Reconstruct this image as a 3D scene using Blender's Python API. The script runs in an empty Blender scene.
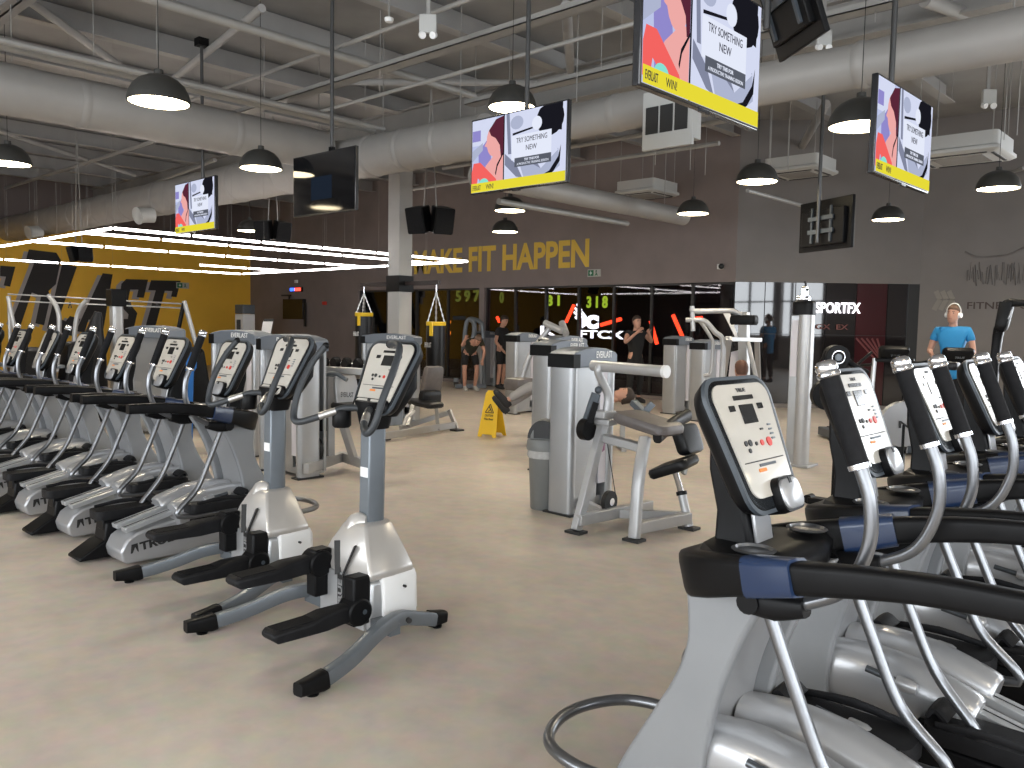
import bpy, bmesh, math, random
from mathutils import Vector, Matrix, Euler
random.seed(7)
S = bpy.context.scene
COL = S.collection
PI = math.pi
R = math.radians

# ---------------------------------------------------------------- camera
YAW, PITCH, ROLL, F, CAMZ = R(42.85), R(-4.14), R(1.0), 828.0, 1.56
cam_d = bpy.data.cameras.new('camera')
cam = bpy.data.objects.new('camera', cam_d)
COL.objects.link(cam)
cam_d.sensor_width = 36.0
cam_d.lens = F / 1024.0 * 36.0
cam_d.clip_start = 0.05
CM = Matrix.Rotation(YAW, 4, 'Z') @ Matrix.Rotation(PI/2 + PITCH, 4, 'X') @ Matrix.Rotation(ROLL, 4, 'Z')
cam.matrix_world = Matrix.Translation((0, 0, CAMZ)) @ CM
S.camera = cam
ORI = Vector((0, 0, CAMZ))

def ray(px, py):
    return (CM @ Vector(((px-512)/F, -(py-384)/F, -1.0))).normalized()
def at_z(px, py, z=0.0):
    d = ray(px, py); return ORI + d*((z-CAMZ)/d.z)
def at_x(px, py, x):
    d = ray(px, py); return ORI + d*(x/d.x)
def at_y(px, py, y):
    d = ray(px, py); return ORI + d*(y/d.y)
FWD = Vector((-math.sin(YAW), math.cos(YAW), 0))
def at_d(px, py, D):
    d = ray(px, py); return ORI + d*(D/d.dot(FWD))

# ---------------------------------------------------------------- materials
MATS = {}
def mat(name, col, rough=0.5, metal=0.0, noise=0.0, nscale=8.0, bump=0.0, bscale=60.0, emit=None, estr=0.0, coat=0.0, aniso=0.0, spec=None):
    if name in MATS: return MATS[name]
    m = bpy.data.materials.new(name); m.use_nodes = True
    nt = m.node_tree; b = nt.nodes['Principled BSDF']
    c = (*col, 1.0)
    b.inputs['Base Color'].default_value = c
    b.inputs['Roughness'].default_value = rough
    b.inputs['Metallic'].default_value = metal
    if spec is not None: b.inputs['Specular IOR Level'].default_value = spec
    if coat: b.inputs['Coat Weight'].default_value = coat; b.inputs['Coat Roughness'].default_value = 0.06
    if emit:
        b.inputs['Emission Color'].default_value = (*emit, 1.0); b.inputs['Emission Strength'].default_value = estr
    tc = nt.nodes.new('ShaderNodeTexCoord')
    if noise:
        n = nt.nodes.new('ShaderNodeTexNoise'); n.inputs['Scale'].default_value = nscale; n.inputs['Detail'].default_value = 4
        mx = nt.nodes.new('ShaderNodeMix'); mx.data_type = 'RGBA'
        nt.links.new(tc.outputs['Object'], n.inputs['Vector'])
        rp = nt.nodes.new('ShaderNodeMapRange'); rp.inputs[1].default_value = 0.3; rp.inputs[2].default_value = 0.7
        nt.links.new(n.outputs['Fac'], rp.inputs[0]); nt.links.new(rp.outputs[0], mx.inputs['Factor'])
        mx.inputs['A'].default_value = tuple(max(0, v*(1-noise)) for v in col) + (1,)
        mx.inputs['B'].default_value = tuple(min(1, v*(1+noise)) for v in col) + (1,)
        nt.links.new(mx.outputs['Result'], b.inputs['Base Color'])
    if bump:
        n2 = nt.nodes.new('ShaderNodeTexNoise'); n2.inputs['Scale'].default_value = bscale; n2.inputs['Detail'].default_value = 3
        nt.links.new(tc.outputs['Object'], n2.inputs['Vector'])
        bp = nt.nodes.new('ShaderNodeBump'); bp.inputs['Strength'].default_value = bump; bp.inputs['Distance'].default_value = 0.005
        nt.links.new(n2.outputs['Fac'], bp.inputs['Height']); nt.links.new(bp.outputs['Normal'], b.inputs['Normal'])
    MATS[name] = m
    return m
def glow(name, col, s):
    if name in MATS: return MATS[name]
    m = bpy.data.materials.new(name); m.use_nodes = True
    nt = m.node_tree; nt.nodes.clear()
    e = nt.nodes.new('ShaderNodeEmission'); o = nt.nodes.new('ShaderNodeOutputMaterial')
    e.inputs[0].default_value = (*col, 1); e.inputs[1].default_value = s
    nt.links.new(e.outputs[0], o.inputs[0]); MATS[name] = m
    return m

SILVER = mat('silver_paint', (0.52, 0.53, 0.54), 0.33, 0.55, 0.04, 6, coat=0.2)
PALE = mat('pale_silver_plastic', (0.40, 0.402, 0.41), 0.33, 0.5, 0.03, 5, coat=0.4)
FIN = mat('light_grey_plastic', (0.235, 0.242, 0.25), 0.38, 0.15, 0.04, 5)
DGREY = mat('slate_grey_plastic', (0.06, 0.072, 0.085), 0.4, 0.1, 0.08, 10)
MGREY = mat('mid_grey_paint', (0.16, 0.18, 0.20), 0.36, 0.4, 0.05, 8)
BLACK = mat('black_plastic', (0.005, 0.005, 0.0055), 0.42, 0.0, 0.2, 12, spec=0.16)
RUBBER = mat('black_rubber', (0.010, 0.010, 0.011), 0.55, 0.0, 0.2, 20, bump=0.2, bscale=300, spec=0.18)
FOAM = mat('black_foam', (0.010, 0.010, 0.011), 0.7, 0.0, 0.15, 40, bump=0.3, bscale=400, spec=0.12)
CHROME = mat('chrome', (0.72, 0.72, 0.74), 0.22, 1.0)
SATIN = mat('satin_steel', (0.50, 0.49, 0.47), 0.38, 0.9)
TUBE = mat('grey_metallic_tube', (0.20, 0.205, 0.215), 0.28, 0.85, 0.04, 10)
PANEL = mat('beige_console_panel', (0.52, 0.485, 0.425), 0.22, 0.0, 0.03, 10, coat=0.55)
LCD = mat('dark_display', (0.012, 0.012, 0.012), 0.15, 0.0, coat=0.3)
REDP = mat('red_plastic', (0.55, 0.03, 0.02), 0.4)
ORANGE = mat('orange_label', (0.75, 0.22, 0.03), 0.5)
INK = mat('black_ink', (0.015, 0.015, 0.015), 0.5)
SHROUD = mat('warm_silver_shroud', (0.54, 0.515, 0.485), 0.32, 0.45, 0.03, 5, coat=0.3)
WHITE = mat('white_paint', (0.80, 0.80, 0.79), 0.45, 0.0, 0.02, 5)
PAPER = mat('white_paper', (0.82, 0.82, 0.82), 0.6)
NAVY = mat('navy_plastic', (0.012, 0.028, 0.075), 0.3, coat=0.3)
VINYL = mat('black_vinyl', (0.007, 0.007, 0.008), 0.38, 0.0, 0.15, 25, bump=0.15, bscale=200, spec=0.35)
YEL = mat('yellow_plastic', (0.85, 0.55, 0.02), 0.4, 0.0, 0.03, 5)
YELP = mat('yellow_paint', (0.80, 0.50, 0.02), 0.6, 0.0, 0.03, 4)

# ---------------------------------------------------------------- mesh builder
def catmull(pts, n=6):
    pts = [Vector(p) for p in pts]
    if len(pts) < 3: return pts
    out = []
    P = [pts[0]*2-pts[1]] + pts + [pts[-1]*2-pts[-2]]
    for i in range(1, len(P)-2):
        for k in range(n):
            t = k/n
            out.append(0.5*((2*P[i]) + (P[i+1]-P[i-1])*t + (2*P[i-1]-5*P[i]+4*P[i+1]-P[i+2])*t*t + (-P[i-1]+3*P[i]-3*P[i+1]+P[i+2])*t**3))
    out.append(pts[-1])
    return out

class MB:
    def __init__(s): s.v = []; s.f = []; s.m = []; s.xf = Matrix.Identity(4); s.mi = 0
    def add(s, vs, fs):
        o = len(s.v)
        s.v += [s.xf @ Vector(p) for p in vs]
        for f in fs: s.f.append([i+o for i in f]); s.m.append(s.mi)
        return s
    def box(s, c, d, rz=0.0, rx=0.0, ry=0.0):
        M = Matrix.Translation(c) @ Euler((rx, ry, rz)).to_matrix().to_4x4()
        vs = [M @ Vector((x*d[0]/2, y*d[1]/2, z*d[2]/2)) for x in (-1, 1) for y in (-1, 1) for z in (-1, 1)]
        return s.add(vs, [(0,1,3,2),(4,6,7,5),(0,4,5,1),(2,3,7,6),(0,2,6,4),(1,5,7,3)])
    def b2(s, a, b):
        a = Vector(a); b = Vector(b)
        return s.box((a+b)/2, [abs(x) for x in (b-a)])
    def _fr(s, d, up=Vector((0,0,1))):
        d = d.normalized()
        if abs(d.dot(up)) > 0.98: up = Vector((0,1,0))
        x = d.cross(up).normalized(); y = x.cross(d).normalized()
        return x, y
    def sweep(s, pts, prof, closed=False, cap=True):
        """prof: function(i, t) -> list of 2D points; same count"""
        n = len(pts); k = None; vs = []; px = None
        for i, p in enumerate(pts):
            a = pts[max(0, i-1)] if not closed else pts[(i-1) % n]
            b = pts[min(n-1, i+1)] if not closed else pts[(i+1) % n]
            d = (b-a)
            if px is None: x, y = s._fr(d)
            else:
                dn = d.normalized(); x = (px - dn*px.dot(dn))
                x = x.normalized() if x.length > 1e-5 else s._fr(d)[0]
                y = x.cross(dn).normalized()
            px = x
            pr = prof(i, i/(max(1, n-1))); k = len(pr)
            vs += [p + x*q[0] + y*q[1] for q in pr]
        fs = []
        rings = n if closed else n-1
        for i in range(rings):
            j = (i+1) % n
            for q in range(k):
                r = (q+1) % k
                fs.append((i*k+q, i*k+r, j*k+r, j*k+q))
        if cap and not closed:
            fs.append(tuple(range(k-1, -1, -1))); fs.append(tuple(range((n-1)*k, n*k)))
        return s.add(vs, fs)
    def tube(s, pts, r, n=10, sm=6, closed=False, cap=True):
        pts = catmull(pts, sm) if sm and len(pts) > 2 and not closed else [Vector(p) for p in pts]
        m = len(pts)
        def rr(t):
            if isinstance(r, (int, float)): return r
            q = t*(len(r)-1); i = min(int(q), len(r)-2); return r[i]*(1-(q-i)) + r[i+1]*(q-i)
        return s.sweep(pts, lambda i, t: [(rr(t)*math.cos(2*PI*a/n), rr(t)*math.sin(2*PI*a/n)) for a in range(n)], closed, cap)
    def cyl(s, a, b, r, r2=None, n=14):
        return s.tube([a, b], [r, r if r2 is None else r2], n, 0)
    def bar(s, a, b, w, h, w2=None, h2=None):
        w2 = w if w2 is None else w2; h2 = h if h2 is None else h2
        return s.sweep([Vector(a), Vector(b)], lambda i, t: [(x*(w*(1-t)+w2*t)/2, y*(h*(1-t)+h2*t)/2) for x, y in ((-1,-1),(1,-1),(1,1),(-1,1))])
    def rbar(s, pts, wh, sm=5, n=12, e=4.0):
        """smooth bar of superellipse section; wh list of (w,h) per control point"""
        P = catmull(pts, sm) if sm and len(pts) > 2 else [Vector(p) for p in pts]
        def g(t):
            q = t*(len(wh)-1); i = min(int(q), len(wh)-2); u = q-i
            return wh[i][0]*(1-u)+wh[i+1][0]*u, wh[i][1]*(1-u)+wh[i+1][1]*u
        def prof(i, t):
            w, h = g(t); o = []
            for a in range(n):
                c, q = math.cos(2*PI*(a+.5)/n), math.sin(2*PI*(a+.5)/n)
                o.append((math.copysign(abs(c)**(2/e), c)*w/2, math.copysign(abs(q)**(2/e), q)*h/2))
            return o
        return s.sweep(P, prof)
    def lathe(s, prof, c=(0,0,0), n=24, axis=None):
        vs = []; k = len(prof)
        M = Matrix.Translation(c)
        if axis is not None: M = M @ Vector((0,0,1)).rotation_difference(Vector(axis)).to_matrix().to_4x4()
        for a in range(n):
            for r, z in prof: vs.append(M @ Vector((r*math.cos(2*PI*a/n), r*math.sin(2*PI*a/n), z)))
        fs = [(a*k+i, ((a+1) % n)*k+i, ((a+1) % n)*k+i+1, a*k+i+1) for a in range(n) for i in range(k-1)]
        if prof[0][0] > 1e-6: fs.append(tuple(a*k for a in range(n-1, -1, -1)))
        if prof[-1][0] > 1e-6: fs.append(tuple(a*k+k-1 for a in range(n)))
        return s.add(vs, fs)
    def prism(s, poly, a, b, plane='yz'):
        """polygon in plane extruded from a to b along the remaining axis"""
        def P(u, v, w): return {'yz': (w, u, v), 'xz': (u, w, v), 'xy': (u, v, w)}[plane]
        n = len(poly)
        vs = [P(u, v, a) for u, v in poly] + [P(u, v, b) for u, v in poly]
        return s.add(vs, [tuple(range(n-1, -1, -1)), tuple(range(n, 2*n))] + [(i, (i+1) % n, n+(i+1) % n, n+i) for i in range(n)])
    def loft(s, secs, cap=True):
        k = len(secs[0]); vs = [p for q in secs for p in q]; fs = []
        for i in range(len(secs)-1):
            for q in range(k):
                r = (q+1) % k; fs.append((i*k+q, i*k+r, (i+1)*k+r, (i+1)*k+q))
        if cap: fs.append(tuple(range(k-1, -1, -1))); fs.append(tuple(range((len(secs)-1)*k, len(secs)*k)))
        return s.add(vs, fs)
    def ball(s, c, r, n=14, sq=(1,1,1)):
        k = n//2
        vs = []
        for i in range(k+1):
            th = PI*i/k
            for a in range(n):
                vs.append((c[0]+r*sq[0]*math.sin(th)*math.cos(2*PI*a/n), c[1]+r*sq[1]*math.sin(th)*math.sin(2*PI*a/n), c[2]+r*sq[2]*math.cos(th)))
        fs = [(i*n+a, i*n+(a+1) % n, (i+1)*n+(a+1) % n, (i+1)*n+a) for i in range(k) for a in range(n)]
        return s.add(vs, fs)
    def text(s, body, w, h, bold=0.0, depth=0.002, shear=0.0, keep=False):
        """text in the local XZ plane (front = -Y), origin lower left, scaled to w x h"""
        cu = bpy.data.curves.new('t', 'FONT'); cu.body = body; cu.size = 1.0; cu.offset = bold; cu.extrude = 0.5; cu.resolution_u = 3
        cu.shear = shear
        o = bpy.data.objects.new('t', cu); COL.objects.link(o)
        me = o.to_mesh(); co = [v.co.copy() for v in me.vertices]; fs = [tuple(p.vertices) for p in me.polygons]
        o.to_mesh_clear(); bpy.data.objects.remove(o); bpy.data.curves.remove(cu)
        x0 = min(c.x for c in co); x1 = max(c.x for c in co); y0 = min(c.y for c in co); y1 = max(c.y for c in co)
        sx = w/(x1-x0); sy = h/(y1-y0)
        return s.add([((c.x-x0)*sx, -c.z*depth*2*0.5 - depth/2, (c.y-y0)*sy) for c in co], fs)
    def build(s, name, ms, parent=None, bevel=0.0, seg=2, smooth=40, sub=0, label=None):
        me = bpy.data.meshes.new(name)
        bm = bmesh.new()
        vs = [bm.verts.new(p) for p in s.v]
        for f, mi in zip(s.f, s.m):
            if len(set(f)) < 3: continue
            try:
                q = bm.faces.new([vs[i] for i in f]); q.material_index = mi; q.smooth = True
            except ValueError: pass
        bmesh.ops.remove_doubles(bm, verts=bm.verts, dist=1e-6)
        bmesh.ops.recalc_face_normals(bm, faces=bm.faces)
        bm.to_mesh(me); bm.free()
        me.set_sharp_from_angle(angle=R(smooth))
        for m in (ms if isinstance(ms, (list, tuple)) else [ms]): me.materials.append(m)
        o = bpy.data.objects.new(name, me); COL.objects.link(o)
        if parent is not None: o.parent = parent
        if bevel:
            b = o.modifiers.new('bevel', 'BEVEL'); b.width = bevel; b.segments = seg; b.limit_method = 'ANGLE'; b.angle_limit = R(35)
            b.harden_normals = False
        if sub:
            b = o.modifiers.new('sub', 'SUBSURF'); b.levels = sub; b.render_levels = sub
        if label: o['label'] = label
        return o

def tag(o, label, cat, group=None):
    o['label'] = label; o['category'] = cat
    if group: o['group'] = group
    return o
def thing(name, label, cat, loc=(0,0,0), rz=0.0, group=None):
    o = bpy.data.objects.new(name, None); COL.objects.link(o); o.empty_display_size = 0.1
    o.location = loc; o.rotation_euler = (0, 0, rz)
    return tag(o, label, cat, group)
def struct(o):
    o['kind'] = 'structure'; return o
KIDS = {}
def copy_tree(o, parent=None):
    c = o.copy(); COL.objects.link(c)
    if parent is not None: c.parent = parent
    for ch in list(o.children): copy_tree(ch, c)
    return c
def rpoly(w, h, r, n=5, cx=0.0, cy=0.0, wt=None):
    """rounded rectangle outline; wt = top width"""
    wt = w if wt is None else wt
    out = []
    for sx, sy, a0, ww in ((1,-1,-90,w),(1,1,0,wt),(-1,1,90,wt),(-1,-1,180,w)):
        for i in range(n+1):
            a = R(a0+90*i/n)
            out.append((cx+sx*(ww/2-r)+r*math.cos(a), cy+sy*(h/2-r)+r*math.sin(a)))
    return out
# ================================================================ ROOM
def floor_mat():
    m = bpy.data.materials.new('beige_vinyl_floor'); m.use_nodes = True
    nt = m.node_tree; b = nt.nodes['Principled BSDF']; N = nt.nodes.new; L = nt.links.new
    tc = N('ShaderNodeTexCoord')
    n1 = N('ShaderNodeTexNoise'); n1.inputs['Scale'].default_value = 1.1; n1.inputs['Detail'].default_value = 8; n1.inputs['Roughness'].default_value = 0.65
    n2 = N('ShaderNodeTexNoise'); n2.inputs['Scale'].default_value = 9; n2.inputs['Detail'].default_value = 6
    for n in (n1, n2): L(tc.outputs['Object'], n.inputs['Vector'])
    r = N('ShaderNodeValToRGB'); r.color_ramp.elements[0].position = 0.32; r.color_ramp.elements[1].position = 0.7
    r.color_ramp.elements[0].color = (0.455, 0.38, 0.302, 1); r.color_ramp.elements[1].color = (0.555, 0.47, 0.38, 1)
    L(n1.outputs['Fac'], r.inputs['Fac'])
    mx = N('ShaderNodeMix'); mx.data_type = 'RGBA'; mx.blend_type = 'OVERLAY'; mx.inputs['Factor'].default_value = 0.25
    L(r.outputs['Color'], mx.inputs['A']); L(n2.outputs['Color'], mx.inputs['B'])
    hs = N('ShaderNodeHueSaturation'); hs.inputs['Saturation'].default_value = 0.74; L(mx.outputs['Result'], hs.inputs['Color'])
    L(hs.outputs['Color'], b.inputs['Base Color'])
    b.inputs['Roughness'].default_value = 0.42; b.inputs['Specular IOR Level'].default_value = 0.4
    bp = N('ShaderNodeBump'); bp.inputs['Strength'].default_value = 0.08; L(n2.outputs['Fac'], bp.inputs['Height']); L(bp.outputs['Normal'], b.inputs['Normal'])
    return m
FLOORM = floor_mat()
WALLM = mat('taupe_wall_paint', (0.225, 0.185, 0.172), 0.75, 0, 0.08, 1.5, bump=0.1, bscale=80)
GREYW = mat('grey_wall_paint', (0.205, 0.188, 0.178), 0.75, 0, 0.06, 1.5, bump=0.1, bscale=80)
YELW = mat('mustard_wall_paint', (0.92, 0.52, 0.05), 0.7, 0, 0.06, 1.0, bump=0.1, bscale=60)
DARKW = mat('dark_studio_paint', (0.012, 0.011, 0.013), 0.6)
DECK = mat('grey_roof_deck', (0.30, 0.295, 0.285), 0.8, 0, 0.12, 1.2)
STEEL = mat('painted_steel', (0.36, 0.35, 0.33), 0.6, 0.1, 0.06, 3)
DUCTM = mat('grey_duct_wrap', (0.33, 0.315, 0.295), 0.55, 0.15, 0.07, 2.0, bump=0.25, bscale=9)
COLM = mat('column_paint', (0.40, 0.39, 0.37), 0.6, 0, 0.03, 4)
FRAMEM = mat('black_window_frame', (0.02, 0.02, 0.02), 0.4)

YB, XL, XR, YN, H = 15.0, -26.4, 6.5, -6.5, 5.6
CX1 = -7.96; CX2 = -5.23; YB2 = 17.25
G_TOP = 2.47; GX0 = -20.2
HW = 5.3

def wallbox(name, a, b, m, t=0.2):
    mb = MB(); mb.b2(a, b); return struct(mb.build(name, m))
mb = MB(); mb.b2((XL-.2, YN-.2, -.1), (XR+.2, YB2+6.0, 0)); fl = struct(mb.build('floor', FLOORM))
mb = MB(); mb.b2((XL-.2, YN-.2, H), (XR+.2, YB2+6.0, H+.1)); struct(mb.build('ceiling', DECK))
# yellow side wall, left
def yel_wall_mat():
    m = YELW.copy(); m.name = 'mustard_wall_with_taupe_band'; nt = m.node_tree; b = nt.nodes['Principled BSDF']
    src = b.inputs['Base Color'].links[0].from_socket
    tc = nt.nodes.new('ShaderNodeTexCoord'); sp = nt.nodes.new('ShaderNodeSeparateXYZ'); nt.links.new(tc.outputs['Object'], sp.inputs[0])
    gt = nt.nodes.new('ShaderNodeMath'); gt.operation = 'GREATER_THAN'; gt.inputs[1].default_value = 4.1
    nt.links.new(sp.outputs['Z'], gt.inputs[0])
    mx = nt.nodes.new('ShaderNodeMix'); mx.data_type = 'RGBA'; mx.inputs['B'].default_value = (0.15, 0.12, 0.11, 1)
    nt.links.new(gt.outputs[0], mx.inputs['Factor']); nt.links.new(src, mx.inputs['A']); nt.links.new(mx.outputs['Result'], b.inputs['Base Color'])
    return m
wallbox('wall_left', (XL-.2, YN, 0), (XL, YB, H), yel_wall_mat())
# back wall: solid part, header and low plinth around the studio glazing
mb = MB()
mb.b2((XL-.2, YB, 0), (GX0, YB+.2, H)); mb.b2((GX0, YB, G_TOP), (CX1, YB+.2, H)); mb.b2((GX0, YB, 0), (CX1, YB+.2, .08))
pxp = at_y(481.5, 350, YB).x
mb.b2((pxp-.09, YB-.02, .08), (pxp+.09, YB+.2, G_TOP))
struct(mb.build('wall_back', WALLM))
# diagonal wall
dv = Vector((CX2-CX1, YB2-YB, 0)); dl = dv.length; dn = dv.normalized(); nrm = Vector((dn.y, -dn.x, 0))
DM = Matrix(((dn.x, -nrm.x, 0, CX1), (dn.y, -nrm.y, 0, YB), (0, 0, 1, 0), (0, 0, 0, 1)))   # local: x along the wall, y into the wall
mb = MB(); mb.xf = DM; mb.b2((0, 0, G_TOP), (dl, .2, H)); mb.b2((0, 0, 0), (dl, .2, .08))
struct(mb.build('wall_back_diagonal', GREYW))
# far right wall with daylight windows beyond the frame
mb = MB(); WX0, WX1 = -2.6, 6.2
mb.b2((CX2, YB2, 0), (WX0, YB2+.2, H)); mb.b2((WX0, YB2, 0), (XR+.2, YB2+.2, .3)); mb.b2((WX0, YB2, 4.4), (XR+.2, YB2+.2, H)); mb.b2((WX1, YB2, .3), (XR+.2, YB2+.2, 4.4))
struct(mb.build('wall_right_far', GREYW))
mb = MB()
mb.b2((XR, YN, 0), (XR+.2, YB2, 1.3)); mb.b2((XR, YN, 4.4), (XR+.2, YB2, H))
mb.b2((XR, 7.4, .3), (XR+.2, YB2, 4.4))
for y in (-6.5, -2.6, 1.3, 5.2): mb.b2((XR, y, .3), (XR+.2, y+.35, 4.4))
struct(mb.build('wall_right', GREYW))
mb = MB()
mb.b2((XL-.2, YN-.2, 0), (-12, YN, H)); mb.b2((-12, YN-.2, 0), (XR+.2, YN, .3)); mb.b2((-12, YN-.2, 4.0), (XR+.2, YN, H))
for x in (-9, -6, -3, 0, 3, 6.3): mb.b2((x, YN-.2, .3), (x+.35, YN, 4.0))
struct(mb.build('wall_front', GREYW))
# window mullions
mb = MB()
for y in range(-6, 7): 
    if y % 2 == 0: mb.b2((XR+.05, y-.03, .3), (XR+.15, y+.03, 4.4))
mb.b2((XR+.05, YN, 2.6), (XR+.15, 7.4, 2.66))
struct(mb.build('window_1', FRAMEM))
mb = MB()
for x in (-1.4, -.2, 1, 2.2, 3.4, 4.6, 5.8): mb.b2((x-.03, YB2+.05, .3), (x+.03, YB2+.15, 4.4))
mb.b2((WX0, YB2+.05, 2.6), (WX1, YB2+.15, 2.66))
struct(mb.build('window_2', FRAMEM))
mb = MB()
for x in range(-11, 7): mb.b2((x-.03, YN-.15, .3), (x+.03, YN-.05, 4.0))
struct(mb.build('window_3', FRAMEM))

# ---- studio behind the glass
SY = YB + 4.5
mb = MB()
mb.b2((GX0-.1, SY, 0), (CX1+1.4, SY+.1, 3.0)); mb.b2((GX0-.2, YB+.2, 0), (GX0-.1, SY, 3.0)); mb.b2((CX1-.05, YB+.25, 0), (CX1+.05, SY, 3.0))
mb.b2((GX0-.1, YB+.2, 2.95), (CX1, SY, 3.0)); mb.b2((GX0-.1, YB+.2, .002), (CX1, SY, .03))
struct(mb.build('wall_studio', DARKW))
def glass(name, tint, refl, rough=0.02):
    m = bpy.data.materials.new(name); m.use_nodes = True; nt = m.node_tree; nt.nodes.clear(); N = nt.nodes.new; L = nt.links.new
    o = N('ShaderNodeOutputMaterial'); t = N('ShaderNodeBsdfTransparent'); g = N('ShaderNodeBsdfGlossy'); mx = N('ShaderNodeMixShader'); lw = N('ShaderNodeFresnel')
    t.inputs[0].default_value = (*tint, 1); g.inputs[0].default_value = (1, 1, 1, 1); g.inputs[1].default_value = rough
    lw.inputs[0].default_value = 1.32
    ad = N('ShaderNodeMath'); ad.operation = 'ADD'; ad.inputs[1].default_value = refl; L(lw.outputs[0], ad.inputs[0])
    L(ad.outputs[0], mx.inputs[0]); L(t.outputs[0], mx.inputs[1]); L(g.outputs[0], mx.inputs[2]); L(mx.outputs[0], o.inputs[0])
    MATS[name] = m; return m
GLASS = glass('tinted_glass', (0.60, 0.60, 0.64), 0.01)
nP = 9; n = 0
edges = [GX0] + [GX0 + (pxp-.09-GX0)*k/4 for k in (1,2,3)] + [pxp-.09, pxp+.09] + [pxp+.09+(CX1-pxp-.09)*k/7 for k in range(1,8)]
for a, b in zip(edges[:-1], edges[1:]):
    if b-a < .3: continue
    n += 1
    mb = MB(); mb.b2((a+.02, YB+.09, .08), (b-.02, YB+.10, G_TOP)); g = mb.build('window_%d' % (n+3), GLASS); struct(g)
    mb = MB()
    for x in (a+.015, b-.015): mb.b2((x-.015, YB+.06, .08), (x+.015, YB+.14, G_TOP))
    mb.b2((a, YB+.06, G_TOP-.04), (b, YB+.14, G_TOP)); mb.b2((a, YB+.06, .08), (b, YB+.14, .12))
    mb.build('window_frame', FRAMEM, g)
# dark glazed panels of the diagonal wall
DGL = mat('black_glass_panel', (0.016, 0.014, 0.015), 0.03, 0.0, coat=0.0, spec=0.9)
MAR = mat('maroon_glass_panel', (0.05, 0.012, 0.015), 0.1, 0.0, spec=0.6)
for k in range(6):
    a, b = dl*k/6, dl*(k+1)/6
    mb = MB(); mb.xf = DM; 
    mb.b2((a+.008, .04, .08), (b-.008, .07, 1.45)); mb.b2((a+.008, .04, 1.46), (b-.008, .07, G_TOP))
    w = mb.build('window_%d' % (n+4+k), MAR if k == 4 else DGL); struct(w)
mb = MB(); mb.xf = DM; mb.b2((0, .08, .08), (dl, .12, G_TOP)); mb.b2((dl-.2, -.0, .0), (dl, .2, G_TOP)); struct(mb.build('trim_1', FRAMEM))
# red chevron stripes on the maroon panel
mb = MB(); mb.xf = DM
for k in range(5):
    x = dl*4/6+.03+k*.1
    mb.bar((x, .035, 1.40), (min(x+.42, dl*5/6-.01), .035, .95-(0.0)), .012, .03)
struct(mb.build('trim_2', mat('dull_red_film', (0.16, 0.03, 0.03), 0.4)))
mb = MB(); mb.xf = DM
pa = at_d(806, 313, 16.6); 
inv = DM.inverted(); lx = (inv @ pa).x
mb.xf = DM @ Matrix.Translation((lx+.10, -.0, 0)); mb.xf = mb.xf @ Matrix.Translation((0, 0, at_d(806, 313, 16.6).z))
mb.text('SPORTFX', .86, .21, 0.02, .02)
tag(mb.build('wall_sign', glow('white_sign_glow', (1, .95, 1), 3)), 'glowing white SPORTFX lettering on the dark glass wall', 'sign')
mb = MB(); mb.xf = DM @ Matrix.Translation((lx+.12, 0, at_d(806, 329, 16.6).z)); mb.text('GX  EX', .62, .10, 0.01, .01)
tag(mb.build('wall_lettering', mat('dim_red_letters', (0.18, 0.06, 0.05), 0.5)), 'small dim letters under the glowing white sign on dark glass', 'sign')

# ---- writing on the walls
mb = MB(); mb.xf = Matrix.Translation((-17.67, YB-.004, 2.88)); mb.text('MAKE FIT HAPPEN', 6.07, .64, 0.03, .006)
tag(mb.build('wall_slogan', mat('mustard_letters', (0.72, 0.48, 0.07), 0.6)), 'large mustard slogan MAKE FIT HAPPEN painted on the taupe wall', 'wall lettering')
# BLAST on the yellow wall (faces +X): local x runs along +Y world
BM = Matrix.Translation((XL+.004, 3.2, 1.55)) @ Matrix.Rotation(PI/2, 4, 'Z') @ Matrix.Rotation(R(7.5), 4, 'Y')
t = thing('wall_graphic', 'huge slanted black BLAST lettering with grey edges on the yellow wall', 'wall lettering', (XL+.004, 8, 0))
LET = [[(0, 258), (52, 262), (34, 330), (12, 326), (20, 296), (0, 294)],
  [(98, 203), (192, 214), (207, 240), (190, 322), (165, 345), (172, 366), (150, 462), (120, 455), (140, 362), (108, 350), (70, 462), (38, 452), (118, 245), (88, 240)],
  [(212, 250), (262, 262), (200, 438), (224, 448), (238, 430), (274, 440), (250, 500), (160, 472)],
  [(350, 284), (384, 288), (346, 512), (314, 508), (324, 446), (302, 442), (288, 486), (258, 482)],
  [(430, 304), (505, 306), (490, 368), (466, 366), (472, 340), (444, 340), (436, 378), (468, 420), (450, 500), (410, 500), (418, 440), (436, 440), (438, 424), (404, 388), (414, 320)],
  [(515, 308), (616, 310), (602, 366), (583, 364), (588, 345), (562, 344), (518, 510), (484, 508), (531, 343), (505, 342)]]
def wl(name, m, dx, dy, e, lab=None):
    for P in LET:
        mb = MB(); mb.xf = Matrix.Translation(-Vector(t.location))
        q = [at_x((x+dx)/3.413, 190+(y+dy)/3.413, XL) for x, y in P]
        mb.loft([[(XL+e, p.y, p.z) for p in q], [(XL+e+.004, p.y, p.z) for p in q]]); mb.build(name, m, t)
wl('letter_shadow', mat('grey_letters', (0.42, 0.38, 0.36), 0.7), -17, 6, .002)
wl('letter', mat('black_letters', (0.03, 0.026, 0.024), 0.7), 0, 0, .008)
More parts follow.
